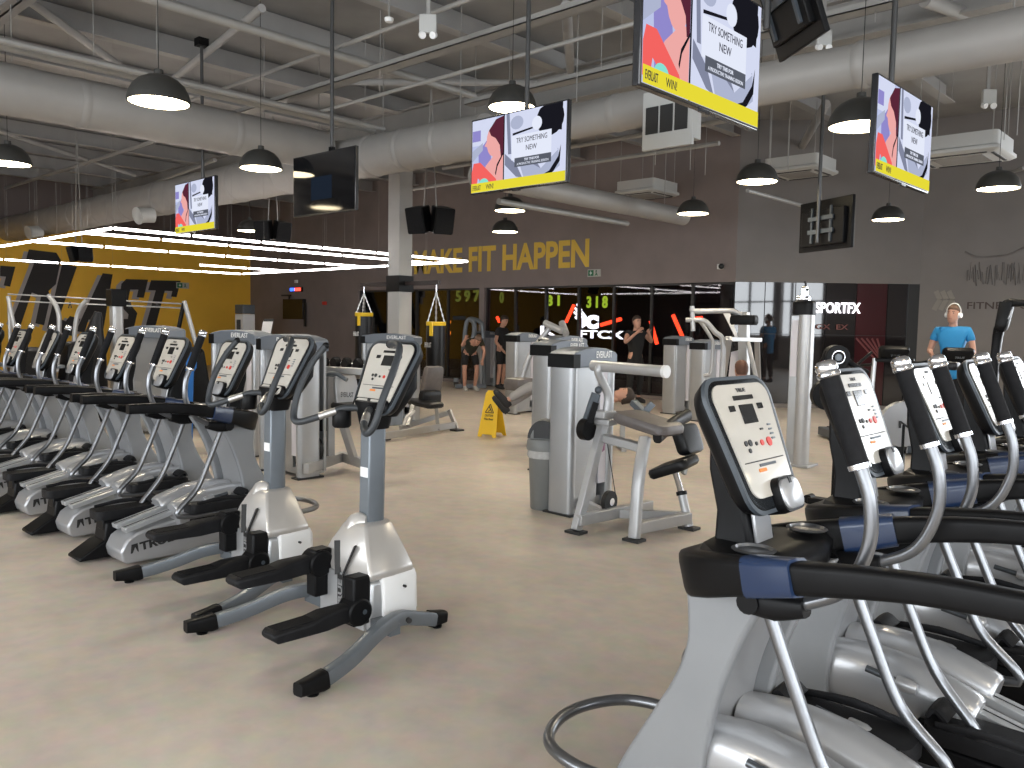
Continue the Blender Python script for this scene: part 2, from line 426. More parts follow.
# right wall graphics
mb = MB()
for k in range(3):
    a = at_y(936+k*6.5, 291, YB2-.004); b = at_y(940+k*6.5, 299.5, YB2-.004); c = at_y(934+k*6.5, 310, YB2-.004)
    mb.bar(a, b, .012, .09); mb.bar(b, c, .012, .09)
tag(mb.build('arrow_graphic', mat('pale_arrow_paint', (0.27, 0.25, 0.22), 0.7)), 'three pale arrowheads painted on the right wall', 'wall lettering')
a = at_y(967, 309, YB2-.004); mb = MB(); mb.xf = Matrix.Translation((a.x, YB2-.004, a.z)); mb.text('FITNESS C', 1.0, .13, 0.01, .006)
tag(mb.build('wall_lettering', mat('dark_wall_letters', (0.07, 0.05, 0.045), 0.7)), 'dark FITNESS lettering painted low on the right wall', 'wall lettering')
mb = MB(); mb.tube([at_y(965, 252, YB2-.01), at_y(978, 257, YB2-.01), at_y(1000, 256, YB2-.01), at_y(1010, 254, YB2-.01), at_y(1030, 245, YB2-.01)], .02, 6)
rr = random.Random(5)
for k in range(26):
    a = at_y(967+k*2.3, 286-rr.random()*8, YB2-.006); b = at_y(967+k*2.3+rr.uniform(-2, 2), 262+rr.random()*10, YB2-.006); mb.bar(a, b, .006, rr.uniform(.015, .05))
tag(mb.build('wall_mural', mat('faint_mural_paint', (0.165, 0.15, 0.142), 0.8, 0, .25, 3)), 'faint distressed mural strokes under a curved line high on the right wall', 'wall lettering')

# ---- column
cc = at_d(399.5, 330, 14.5)
t = MB(); t.xf = Matrix.Translation((cc.x, cc.y, 0)); t.box((0, 0, 2.15), (.31, .29, 4.3)); t.box((0, 0, 4.31), (.40, .40, .03)); t.bar((0, 0, 4.3), (0, 1.6, 5.3), .12, .12); 
struct(t.build('trim_3', COLM, bevel=.01))
COLX, COLY = cc.x, cc.y

# ================================================================ STUDIO LIGHTS & SIGNS
def neon(p, q, lab):
    a = at_y(p[0], p[1], YB+1.6); b = at_y(q[0], q[1], YB+1.6)
    t = MB(); t.cyl(a, b, .045, n=10); o = t.build('neon_tube', glow('red_neon', (1, .05, .015), 7))
    tag(o, lab, 'neon light', None)
for p, q, l in (((566, 322), (574, 305), 'short red neon tube above the white studio sign, leaning right'), ((601, 325), (621, 319), 'nearly level red neon tube right of the white studio sign'),
             ((650.5, 321), (657, 344), 'thin steep red neon tube in the studio, between sign and grey weight tower'), ((673, 315), (683, 338), 'thick bright red neon tube above the grey weight tower'),
             ((497, 317), (499.5, 322), 'small red neon glimpse behind the standing man head'), ((503, 331), (506, 340), 'short red neon tube beside the chest of the standing man'),
             ((508, 349), (514, 360), 'low red neon tube right of the standing man hip'), ((748, 334), (756, 328), 'short red neon tube seen through the press frame'), ((692, 319), (702, 318), 'small level red tube beside the silver press arm')):
    neon(p, q, l)
def glyph(body, x0, y0, x1, y1, m, lab, yy=YB+.85, bold=.03, name='studio_sign', shear=0):
    a = at_y(x0, y1, yy); b = at_y(x1, y0, yy); t = MB(); t.xf = Matrix.Translation((a.x, yy, a.z)); t.text(body, b.x-a.x, b.z-a.z, bold, .03, shear=shear)
    return tag(t.build(name, m), lab, 'sign')
WG = glow('white_logo_glow', (1, 1, 1), 5)
t = thing('studio_sign', 'glowing white winged C logo over TCX letters in the dark studio', 'sign', (at_y(585, 330, YB+.85).x, YB+.85, 0))
def T1(m): return Matrix.Translation(-Vector(t.location)) @ m
mb = MB(); a = at_y(586, 329, YB+.85); b = at_y(599, 315, YB+.85); mb.xf = T1(Matrix.Translation((a.x, YB+.85, a.z))); mb.text('C', b.x-a.x, b.z-a.z, .09, .03); mb.build('logo_letter', WG, t)
mb = MB(); mb.xf = T1(Matrix.Identity(4))
for p, q in (((577, 304), (581, 311)), ((575, 308), (581, 315)), ((574, 312), (581, 318)), ((575, 317), (580, 320))): mb.bar(at_y(*p, YB+.85), at_y(*q, YB+.85), .02, .045, .02, .09)
pl = [at_y(*p, YB+.85) for p in ((582, 311), (586, 316), (587, 322), (585, 326), (582, 328))]
mb.loft([[(p.x, YB+.84, p.z) for p in pl], [(p.x, YB+.87, p.z) for p in pl]]); mb.build('logo_wing', WG, t)
mb = MB(); a = at_y(580, 338, YB+.85); b = at_y(624, 331, YB+.85); mb.xf = T1(Matrix.Translation((a.x, YB+.85, a.z))); mb.text('FTCX', b.x-a.x, b.z-a.z, .02, .03); mb.build('logo_lettering', WG, t)
glyph('K', 541, 326, 556, 335, WG, 'small glowing white sign fragment left of the winged logo', bold=.03)
YG = glow('yellow_green_digits', (.55, .8, .05), 1.6)
glyph('8 1', 547, 295, 560, 306, YG, 'yellow-green lit digits high in the studio, left pair', YB+3.0, name='lit_digits')
glyph('3 1 8', 587, 296, 608, 308, YG, 'yellow-green lit digits high in the studio, right trio', YB+3.0, name='lit_digits')
YG2 = glow('dim_green_digits', (.4, .5, .08), .55)
glyph('5 9 7', 456, 290, 480, 302, YG2, 'dim yellow-green digits above the bent gym goer', YB+3.0, name='lit_digits')
glyph('0', 500, 292, 504, 303, YG2, 'single dim yellow-green digit right of the grey glazing post', YB+3.0, name='lit_digits')
for i, (x, y) in enumerate(((449, 322), (449, 333))):
    mb = MB(); mb.ball(at_y(x, y, YB+.6), .06, 10, (1, 1, 1.2)); tag(mb.build('studio_lamp', glow('orange_glow', (1, .25, .02), 2.5)), ('upper' if i == 0 else 'lower') + ' orange studio lamp glowing right of the hanging punch bag', 'lamp')
# ================================================================ CEILING STRUCTURE
BEAM = mat('grey_roof_steel', (0.27, 0.26, 0.245), 0.65, 0.05, 0.08, 2)
LBEAM = mat('pale_roof_steel', (0.34, 0.33, 0.315), 0.6, 0.05, 0.06, 2)
TRAY = mat('cable_tray_steel', (0.33, 0.32, 0.30), 0.5, 0.3, 0.06, 5)
# rafters (I beams) run along world X, purlins along world Y
def rafter(y, x0, x1, z0=4.75, z1=5.32, w=.22):
    mb = MB(); mb.b2((x0, y-.012, z0), (x1, y+.012, z1)); mb.b2((x0, y-w/2, z0), (x1, y+w/2, z0+.03)); mb.b2((x0, y-w/2, z1-.03), (x1, y+w/2, z1))
    return mb.build('roof_rafter', BEAM)
RL = {3.1: 'nearest roof rafter crossing the top of the view over the pendant lamps', 9.7: 'middle roof rafter resting over the column line', }
for y, l in RL.items():
    tag(rafter(y, -26, 6.3, 4.95 if y < 5 else 4.85), l, 'roof beam', 'roof rafters')
k = 0
names = {}
for i in range(17):
    x = -25.2 + i*1.9
    mb = MB(); mb.b2((x-.012, -6, 5.28), (x+.012, 14.95, 5.585)); mb.b2((x-.01, -6, 5.28), (x+.16, 14.95, 5.295)); mb.b2((x-.13, -6, 5.57), (x+.01, 14.95, 5.585))
    tag(mb.build('roof_purlin', LBEAM), 'long pale roof purlin running from the windows towards the slogan wall under the grey deck', 'roof beam', 'roof purlins')
# round struts / bracing under the roof
def strut(a, b, r, lab, m=LBEAM):
    mb = MB(); mb.cyl(a, b, r, n=12); tag(mb.build('roof_brace', m), lab, 'roof brace')
strut(at_z(20, -6, 5.3), at_z(128, 72, 5.05), .055, 'thick pale round brace falling to the right at the top left corner')
strut(at_z(-10, 128, 5.3), at_z(135, 175, 5.05), .05, 'pale round brace behind the left end of the big duct')
strut(at_z(566, 6, 4.9), at_z(571, 76, 5.25), .06, 'short pale upright tube between the second screen and the large right screen')
strut(at_z(330, 82, 5.25), at_z(560, 83, 5.25), .05, 'level pale round brace above the second screen lamp')
strut(at_z(826, 104, 5.1), at_z(790, 168, 5.1), .07, 'square pale strut leaning down below the near right duct')
strut(at_z(170, 82, 5.2), at_z(262, 8, 5.2), .05, 'pale strut rising right from behind the nearest pendant lamp')
strut(at_z(0, 190, 5.1), at_z(155, 141, 5.1), .04, 'thin pale brace rising right behind the big left duct')
strut(at_z(125, 194, 5.0), at_z(215, 160, 5.0), .04, 'short pale brace rising right just left of the far left screen')
strut(at_z(868, 172, 4.6), at_z(960, 205, 4.6), .03, 'thin pale brace between the right screen and grey wall corner')
strut(at_z(905, 208, 4.4), at_z(1024, 168, 4.4), .035, 'thin pale rod rising right above the dark corner of the right wall')
strut(at_z(800, 55, 5.2), at_z(905, 5, 5.2), .06, 'pale roof tube rising right behind the top right duct')
strut(at_z(860, 35, 5.0), at_z(1024, 5, 5.0), .07, 'long pale roof tube at the top right corner above the duct')
strut(at_z(925, 0, 4.9), at_z(1040, 40, 4.9), .07, 'pale angled roof tube crossing the top right corner')
# cable trays / pipes along world X at fixed heights
def pipe(px, py, z, x0, x1, r, lab, tray=False):
    p = at_z(px, py, z); mb = MB()
    if tray:
        mb.b2((x0, p.y-.09, z), (x1, p.y+.09, z+.01)); mb.b2((x0, p.y-.09, z), (x1, p.y-.08, z+.06)); mb.b2((x0, p.y+.08, z), (x1, p.y+.09, z+.06))
        tag(mb.build('cable_tray', TRAY), lab, 'cable tray')
    else:
        mb.cyl((x0, p.y, z), (x1, p.y, z), r, n=8); tag(mb.build('ceiling_pipe', TRAY), lab, 'pipe')
    return p.y
pipe(360, 78, 4.6, -12.5, 3, 0, 'pale perforated cable tray climbing right above the black screen', True)
pipe(330, 50, 4.8, -14, 3, .025, 'thin sprinkler pipe above the cable tray')
pipe(440, 78, 4.3, -9.5, 3, .022, 'thin pipe passing behind the lamp over the second screen')
pipe(600, 75, 4.4, -8.0, 3, 0, 'narrow pale tray left of the large right screen', True)
pipe(640, 135, 3.9, -9.5, -4.6, .03, 'thin pale pipe below the vent of the right duct')
pipe(640, 155, 3.9, -11.5, -5.4, .03, 'thin pale pipe ending above the lamp near the grey wall corner')
pipe(560, 130, 4.2, -12.0, -6.4, .025, 'thin pipe just under the duct right of the second screen')
# pipes along world Y
def pipey(px, py, z, y0, y1, r, lab, m=TRAY):
    p = at_z(px, py, z); mb = MB(); mb.cyl((p.x, y0, z), (p.x, y1, z), r, n=10); tag(mb.build('ceiling_pipe', m), lab, 'pipe')
pipey(200, 14, 4.7, -1, 8.2, .05, 'thick pale pipe running away across the top left of the view')
pipey(100, 68, 4.3, 0, 7.5, .05, 'pale pipe lying just above the big left duct')
pipey(250, 98, 4.25, 0, 7.4, .035, 'thin pipe above the big left duct ending at the cross duct')
pipey(800, 205, 3.6, 11.5, 15, .03, 'thin rod pointing at the diagonal grey wall')

# ================================================================ DUCTS
def duct(name, a, b, r, seams, lab, extra=None, bul=.012, r2=None):
    a = Vector(a); b = Vector(b); t = thing(name, lab, 'air duct', (a.x, a.y, 0))
    mb = MB(); mb.xf = Matrix.Translation((-a.x, -a.y, 0)); L = (b-a).length; d = (b-a).normalized()
    n = max(2, int(L/.25)); r2 = r if r2 is None else r2
    mb.tube([a+d*(L*i/n) for i in range(n+1)], [ (r+(r2-r)*i/n)*(1+.012*math.sin(i*1.7)+.01*math.sin(i*.63)) for i in range(n+1)], 28, 0)
    mb.build('duct_tube', DUCTM, t, smooth=60)
    s = seams*.5
    while s < L-.06:
        m2 = MB(); m2.xf = mb.xf
        q = (r+(r2-r)*s/L)
        m2.tube([a+d*(s-.05), a+d*(s-.02), a+d*(s+.02), a+d*(s+.05)], [q*1.0, q+bul, q+bul, q*1.0], 28, 0); s += seams
        m2.build('duct_band', DUCTM, t, smooth=60)
    if extra: extra(t, Matrix.Translation((-a.x, -a.y, 0)))
    for u in (.12, .5, .88):
        mb = MB(); mb.xf = Matrix.Translation((-a.x, -a.y, 0)); p = a+d*(L*u); mb.cyl((p.x, p.y, p.z+r*.9), (p.x, p.y, 5.59), .006, n=6); mb.build('duct_hanger', TRAY, t)
    return t
Y2 = 7.45; ZB = 3.66
WHT = mat('white_vent_metal', (0.50, 0.50, 0.48), 0.5, 0.1)
def vent(t, M, px, py):
    p = at_y(px, py, Y2-.25)
    mb = MB(); mb.xf = M
    mb.loft([[(p.x+sx*w, p.y-dy+ (sz*w*.6 if 0 else 0), p.z+sz*w) for sx, sz in ((-1,-1),(1,-1),(1,1),(-1,1))] for w, dy in ((.17, -.15), (.17, .02), (.28, .16), (.28, .20))])
    v = mb.build('duct_vent', WHT, t)
    mb = MB(); mb.xf = M
    for k in range(3): mb.b2((p.x-.24+k*.165, p.y-.21, p.z-.13), (p.x-.10+k*.165, p.y-.2, p.z+.13))
    mb.build('vent_slot', INK, v)
def ex1(t, M): vent(t, M, 678, 122)
duct('air_duct', (-7.36, Y2, ZB+.2), (4.0, Y2, ZB+.2), .195, 1.3, 'long grey wrapped air duct crossing from the upper right corner behind the screens', ex1, bul=.009)
def nozzle(t, M, px, py):
    p = at_y(px, py, Y2-.3); mb = MB(); mb.xf = M
    mb.tube([(p.x, Y2-.1, p.z), (p.x, Y2-.3, p.z-.02), (p.x+.02, Y2-.42, p.z-.05)], [.15, .15, .17], 18, 0); v = mb.build('duct_nozzle', WHT, t)
def ex2(t, M): nozzle(t, M, 143, 214); nozzle(t, M, 33, 231)
duct('air_duct', (-26.35, Y2+.1, ZB+.3), (-11.63, Y2+.1, ZB+.3), .33, 1.5, 'large round duct running behind the far left screen, with two nozzles', ex2, r2=.33)
duct('air_duct', (-11.58, Y2+.02, ZB+.29), (-7.4, Y2, ZB+.24), .31, .75, 'ribbed duct elbow section over the column, left of the second screen', None, .015, .26)
pd = at_z(0, 114, 3.75); 
duct('air_duct', (pd.x, -1.0, 4.03), (pd.x, Y2-.34, 4.03), .28, 1.9, 'big pale duct entering from the left edge above the two warm lamps', None, .006)
pe = at_z(683, 226, 3.36)
duct('air_duct', (pe.x, Y2+.36, 3.52), (pe.x, pe.y, 3.52), .15, 2.2, 'slim grey duct pointing at the slogan wall behind the second screen', None, .006)
pe2 = at_z(585, 215, 3.30); mb = MB(); mb.cyl((pe2.x-.1, 8.6, 3.3), (pe2.x-.1, pe2.y+1.3, 3.3), .045, n=10); tag(mb.build('ceiling_pipe', TRAY), 'pale pipe just left of the slim grey duct, above the slogan', 'pipe')
# near white upper run, right corner
def hanger(px, py, z, lab, z1=5.3):
    p = at_z(px, py, z); mb = MB(); mb.cyl(p, (p.x, p.y, z1), .004, n=6); tag(mb.build('hanger_wire', TRAY), lab, 'hanging wire', 'hanger wires')
for px, py in ((113, 229), (57, 236), (94, 60), (157, 60), (380, 95), (365, 110), (475, 118), (601, 70), (620, 90), (690, 170), (705, 175), (655, 165), (770, 165), (788, 170), (875, 22), (1004, 140), (1017, 135), (952, 100)):
    hanger(px, py, 3.3 if py > 125 else 4.3, 'thin steel hanger wire dropping from the roof steel')

# ================================================================ PENDANT LAMPS
LAMPW = 150
LAMPM = mat('dark_lamp_metal', (0.045, 0.044, 0.040), 0.45, 0.2)
LGLOW = glow('warm_lamp_glow', (1.0, .84, .55), 22)
def lamp_proto():
    t = thing('pendant_lamp', '', 'lamp')
    mb = MB(); mb.lathe([(.02, .20), (.14, .17), (.21, .10), (.238, .02), (.24, 0), (.252, .0), (.25, .03), (.235, .085), (.205, .14), (.16, .185), (.10, .215), (.04, .225), (.035, .27), (0, .275)], n=32)
    mb.build('lamp_shade', LAMPM, t)
    mb = MB(); mb.lathe([(0, .003), (.236, .003), (.236, .010), (0, .010)], n=32); mb.build('lamp_diffuser', LGLOW, t)
    mb = MB(); mb.cyl((0, 0, .27), (0, 0, 1.95), .0035, n=6); mb.build('lamp_cord', INK, t)
    return t
LP = [(159, 103, 'largest pendant lamp, nearest, glowing in front of the big left duct'), (8, 164, 'pendant lamp cut by the left edge of the view'), (261, 169, 'pendant lamp between the far left screen and black screen'),
      (512, 108, 'pendant lamp partly hidden behind the top of the second screen'), (860, 127, 'pendant lamp just left of the screen on the right, under the near duct'), (757, 182, 'pendant lamp hanging before the grey wall corner'),
      (998, 189, 'pendant lamp near the right edge below the ceiling cassette'), (888, 220, 'small pendant lamp before the diagonal grey wall'), (693, 214, 'small pendant lamp at the end of the slim duct'),
      (510, 211, 'upper of two small lamps above the slogan'), (505, 232, 'lower and farther of two small lamps above the slogan'), (1046, 60, 'pendant lamp out at the right')]
lp = None
for i, (px, py, lab) in enumerate(LP[:-1]):
    if lp is None: o = lp = lamp_proto()
    else: o = copy_tree(lp)
    o['label'] = lab; o['group'] = 'dome pendant lamps'
    z = 3.35
    if py > 225: z = 3.30
    if px == 860: z = 3.2
    if px == 512: z = 3.78
    o.location = at_z(px, py, z)

for i, (x, y) in enumerate(((1.5, 1.0), (-3.2, -2.2), (2.6, 6.0), (-9.5, -1.5), (3.5, 11.5), (-14.5, 3.6), (-20, 2.2), (-15.5, 8.8))):
    o = copy_tree(lp); o['label'] = 'pendant lamp out of the view over the %s' % ['camera', 'near steppers aisle', 'right trainers', 'left aisle', 'right windows', 'left trainers', 'far left rig', 'left weight machines'][i]; o['group'] = 'dome pendant lamps'; o.location = (x, y, 3.35)
for o in [o for o in COL.objects if o.name.startswith('pendant_lamp')]:
    l = bpy.data.lights.new('lamp_bulb', 'SPOT'); l.energy = LAMPW; l.color = (1.0, .88, .72); l.spot_size = R(150); l.spot_blend = .6; l.shadow_soft_size = .2
    q = bpy.data.objects.new('lamp_bulb', l); q.location = (o.location.x, o.location.y, o.location.z-.02); COL.objects.link(q)

# ================================================================ LED TUBES
LZ = 2.76
LED = glow('white_led', (1.0, .93, .90), 14)
def ledrun(x0, y0, x1, y1, n, where):
    for k in range(n):
        a = Vector((x0+(x1-x0)*(k+.025)/n, y0+(y1-y0)*(k+.025)/n, LZ)); b = Vector((x0+(x1-x0)*(k+.975)/n, y0+(y1-y0)*(k+.975)/n, LZ))
        t = thing('led_tube', 'white led tube, %s in the %s' % (['first', 'second', 'third', 'fourth', 'fifth', 'sixth', 'seventh', 'eighth'][k], where), 'led tube light', a, 0, 'white led tubes')
        mb = MB(); mb.cyl((0, 0, 0), b-a, .020, n=8); mb.build('tube_diffuser', LED, t)
        mb = MB(); q = (b-a)*.02; mb.cyl((q.x, q.y, .015), (q.x, q.y, 5.59-LZ), .0013, n=5); mb.build('suspension_wire', TRAY, t)
ye = 11.3
ledrun(-19.2, 4.6, -11.7, 4.6, 5, 'near row at the left edge')
ledrun(-11.7, 4.6, -11.7, ye, 6, 'topmost row from its left end')
ledrun(-12.7, 4.6, -12.7, ye, 6, 'second highest row from its left')
ledrun(-14.9, 4.6, -14.9, ye, 6, 'third highest row from its left')
ledrun(-20.35, 4.6, -20.35, ye, 6, 'lowest row over the yellow wall')
ledrun(-17.9, 8.9, -17.9, ye, 2, 'short row over the yellow wall corner')
ledrun(-20.3, ye, -11.8, ye, 7, 'far cross row before the slogan')

# ================================================================ SCREENS
BEZ = mat('screen_bezel', (0.02, 0.02, 0.022), 0.25, 0.1, coat=0.2)
SCOL = [glow('screen_pale_blue', (.50, .55, .80), 1.0), glow('screen_skin', (.85, .40, .38), 1.0), glow('screen_hair', (.10, .02, .04), 1.0), glow('screen_violet', (.28, .25, .60), 1.0),
        glow('screen_grey_blue', (.42, .46, .62), 1.0), glow('screen_black', (.01, .01, .015), 1.0), glow('screen_white', (.78, .82, .95), 1.0), glow('screen_yellow', (.80, .70, .04), 1.0),
        glow('screen_dark_panel', (.10, .11, .14), 1.0), glow('screen_coral', (.90, .13, .12), 1.0), glow('screen_teal', (.25, .75, .65), 1.0), glow('screen_mid_grey', (.22, .24, .34), 1.0), glow('screen_light', (.66, .70, .88), 1.0)]
def ell(cx, cz, rx, rz, n=18, a0=0): 
    return [(cx+rx*math.cos(2*PI*i/n)*math.cos(a0)-rz*math.sin(2*PI*i/n)*math.sin(a0), cz+rx*math.cos(2*PI*i/n)*math.sin(a0)+rz*math.sin(2*PI*i/n)*math.cos(a0)) for i in range(n)]
def screen_proto(w=1.2, h=.70):
    t = thing('hanging_screen', '', 'television')
    mb = MB(); mb.box((0, 0, 0), (w, .045, h)); mb.box((0, .03, 0), (w*.7, .03, h*.6)); mb.build('screen_housing', BEZ, t, bevel=.006)
    mb = MB(); W, Hh = w-.03, h-.03; lay = [0]
    def q(poly, mi):
        lay[0] += 1; mb.mi = mi; y = -.0235-lay[0]*.00025
        # clip to the picture area
        mb.add([(max(-W/2, min(W/2, x)), y, max(-Hh/2, min(Hh/2, z))) for x, z in poly], [tuple(range(len(poly)))])
    def rc(x0, z0, x1, z1): return [(x0, z0), (x1, z0), (x1, z1), (x0, z1)]
    xm = -W/2+W*.36
    q(rc(-W/2, -Hh/2, xm, Hh/2), 0); q(rc(-W/2, .10, xm-.1, Hh/2), 12)
    q([(-.50, .04), (-.36, .16), (-.30, -.20), (-.48, -.26)], 3); q(rc(-.58, .14, -.47, .24), 3); q([(-.585, .05), (-.44, .12), (-.44, .05), (-.585, -.05)], 4)
    q([(-.30, .02), (xm-.005, .02), (xm-.005, -.30), (-.46, -.30), (-.40, -.10), (-.30, -.02)], 1)          # shoulder
    q(ell(-.29, .12, .10, .145), 1); q([(-.385, .13), (-.415, .085), (-.38, .07)], 1)
    q([(-.36, .22), (-.27, .31), (xm-.005, .33), (xm-.005, -.02), (-.20, -.03), (-.215, .07), (-.27, .14), (-.33, .17)], 2)
    q([(-.56, -.06), (-.47, -.06), (-.26, -.23), (-.22, -.32), (-.34, -.32), (-.585, -.14)], 9); q([(-.585, -.14), (-.5, -.2), (-.52, -.3), (-.585, -.3)], 9)
    q(ell(-.42, -.27, .07, .06), 10); q([(-.25, -.10), (xm-.005, .0), (xm-.005, -.02), (-.24, -.12), (-.26, -.2), (-.27, -.18)], 5)
    q(rc(xm-.004, -Hh/2, xm+.01, Hh/2), 5)
    q(rc(xm+.01, -Hh/2, W/2, Hh/2), 12)
    q(ell(.0, .24, .08, .06), 4); q([(xm+.03, .335), (xm+.07, .335), (xm+.09, .10), (xm+.10, -.03), (xm+.06, -.03)], 11); q([(-.05, .13), (.28, .17), (.28, .185), (-.05, .15)], 5)
    q(ell(.40, .22, .16, .15), 5); q([(.34, .335), (W/2-.04, .335), (W/2-.05, .10), (.30, .14)], 5); q(ell(.245, .20, .06, .06), 6)
    q([(xm+.02, -.02), (.0, -.13), (.08, -.26), (.0, -.24), (xm+.02, -.12)], 11); q([(.02, -.08), (.5, -.05), (.52, -.2), (.35, -.30), (.1, -.27)], 4)
    q([(.22, -.12), (.42, -.02), (.5, -.06), (.3, -.2)], 12); q([(.28, -.27), (.40, -.23), (.50, -.12), (.53, -.02), (.52, -.16), (.45, -.24), (.36, -.29)], 5)
    q([(.15, -.05), (.2, -.15), (.3, -.2), (.22, -.1)], 11)
    q(rc(-.06, -.09, .42, .125), 6); q(rc(-.02, -.155, .42, -.075), 8)
    q(rc(-W/2, -Hh/2, W/2, -Hh/2+.085), 7)
    p = mb.build('screen_picture', SCOL, t)
    inkm = glow('screen_ink', (.03, .03, .05), 1.0)
    for bx, bz, tx, tw, th, bo, mm in ((.0, .055, 'TRY SOMETHING', .37, .045, 0, inkm), (.12, -.02, 'NEW', .13, .045, 0, inkm), (.10, -.11, 'TRY THIS FOR', .18, .022, .02, SCOL[6]),
            (.01, -.142, 'A PRODUCTIVE TRAINING SESSION', .38, .02, 0, SCOL[6]), (-W/2+.02, -Hh/2+.02, 'EVERLAST', .11, .045, .006, inkm), (-W/2+.2, -Hh/2+.02, 'WIN!', .1, .045, 0, inkm)):
        mb = MB(); mb.xf = Matrix.Translation((bx, -.031, bz)); mb.text(tx, tw, th, bo, .001); mb.build('screen_text', mm, p)
    mb = MB(); mb.box((0, -.02, -h/2-.008), (.09, .02, .016)); mb.build('screen_sensor', BEZ, t)
    mb = MB(); mb.box((0, .07, .05), (.3, .05, .22)); mb.box((0, .1, .18), (.06, .05, .4)); mb.build('screen_bracket', BLACK, t)
    return t
POLEM = mat('dark_pole', (0.10, 0.10, 0.10), 0.35, 0.6)
def put_screen(t, tl, bl, tr, hm, lab, h=.70, pole=True, ztop=5.28, back=False, w=1.2):
    """left edge top/bottom pixels give the distance, the right edge top pixel the turn"""
    D = F*h/((Vector(tl)-Vector(bl)).length)
    a = at_d(tl[0], tl[1], D)
    # find the right edge on the ray so that the width is w
    d = ray(*tr); best = None
    zt = a.z
    for s in range(200, 3000):
        p = ORI + d*(s*.01)
        e = abs((Vector((p.x, p.y))-Vector((a.x, a.y))).length-w)
        if best is None or e < best[0]-1e-6:
            # choose by height agreement
            pass
        if e < .012:
            c = abs(p.z-zt)
            if best is None or c < best[2]: best = (e, p, c)
    b = best[1]
    ang = math.atan2(b.y-a.y, b.x-a.x)
    o = t
    o.location = ((a.x+b.x)/2, (a.y+b.y)/2, (a.z+b.z)/2-h/2); o.rotation_euler = (0, 0, ang)
    o['label'] = lab; o['group'] = 'hanging screens'
    if pole:
        mb = MB(); mb.cyl((0, .1, .2), (0, .1, ztop-o.location.z), .022, n=12); mb.build('screen_pole', POLEM, o)
        mb = MB(); mb.box((0, .1, ztop-o.location.z), (.14, .14, .1)); mb.build('pole_clamp', BLACK, o)
    return o
sp = screen_proto(); 
s2 = copy_tree(sp); s3 = copy_tree(sp); s4 = copy_tree(sp)
put_screen(s2, (640, -66), (640, 78), (758, 6), 0, 'largest hanging screen, top right of centre, showing two exercise pictures and a yellow strip', h=.70)
put_screen(sp, (473, 122), (474, 194), (571, 98), 0, 'hanging screen in the middle with picture panels, before the duct')
put_screen(s3, (875, 76), (871, 172), (930, 104), 0, 'hanging screen seen steeply on the right before the diagonal grey wall')
put_screen(s4, (176.5, 184), (177, 233), (216.5, 176), 0, 'small far left hanging screen before the big duct')
# black (off) screens
def black_screen(name, lab, w=1.2, h=.70):
    t = thing(name, lab, 'television', group='dark hanging screens')
    mb = MB(); mb.box((0, 0, 0), (w, .045, h)); mb.box((0, .035, 0), (w*.72, .04, h*.62)); mb.build('screen_housing', BEZ, t, bevel=.006)
    mb = MB(); mb.box((0, -.0245, 0), (w-.04, .003, h-.04)); mb.build('screen_glass', mat('black_screen_glass', (0.008, 0.008, 0.009), 0.06, 0.0), t)
    mb = MB(); mb.box((0, .07, .05), (.3, .05, .3)); mb.box((0, .1, .2), (.06, .05, .45)); mb.box((-.2, .06, 0), (.04, .03, .5)); mb.box((.2, .06, 0), (.04, .03, .5)); mb.build('screen_bracket', BLACK, t)
    return t
b1 = black_screen('hanging_screen', ''); put_screen(b1, (295, 157), (295, 215), (357, 147), 0, 'switched off black hanging screen between lamp and column')
mb = MB(); mb.box((-.03, -.0262, -.05), (.40, .001, .26)); mb.build('faint_screen_patch', glow('dim_screen_blue', (.012, .018, .03), 1.0), b1)  # faint blue emissive rectangle on the black glass
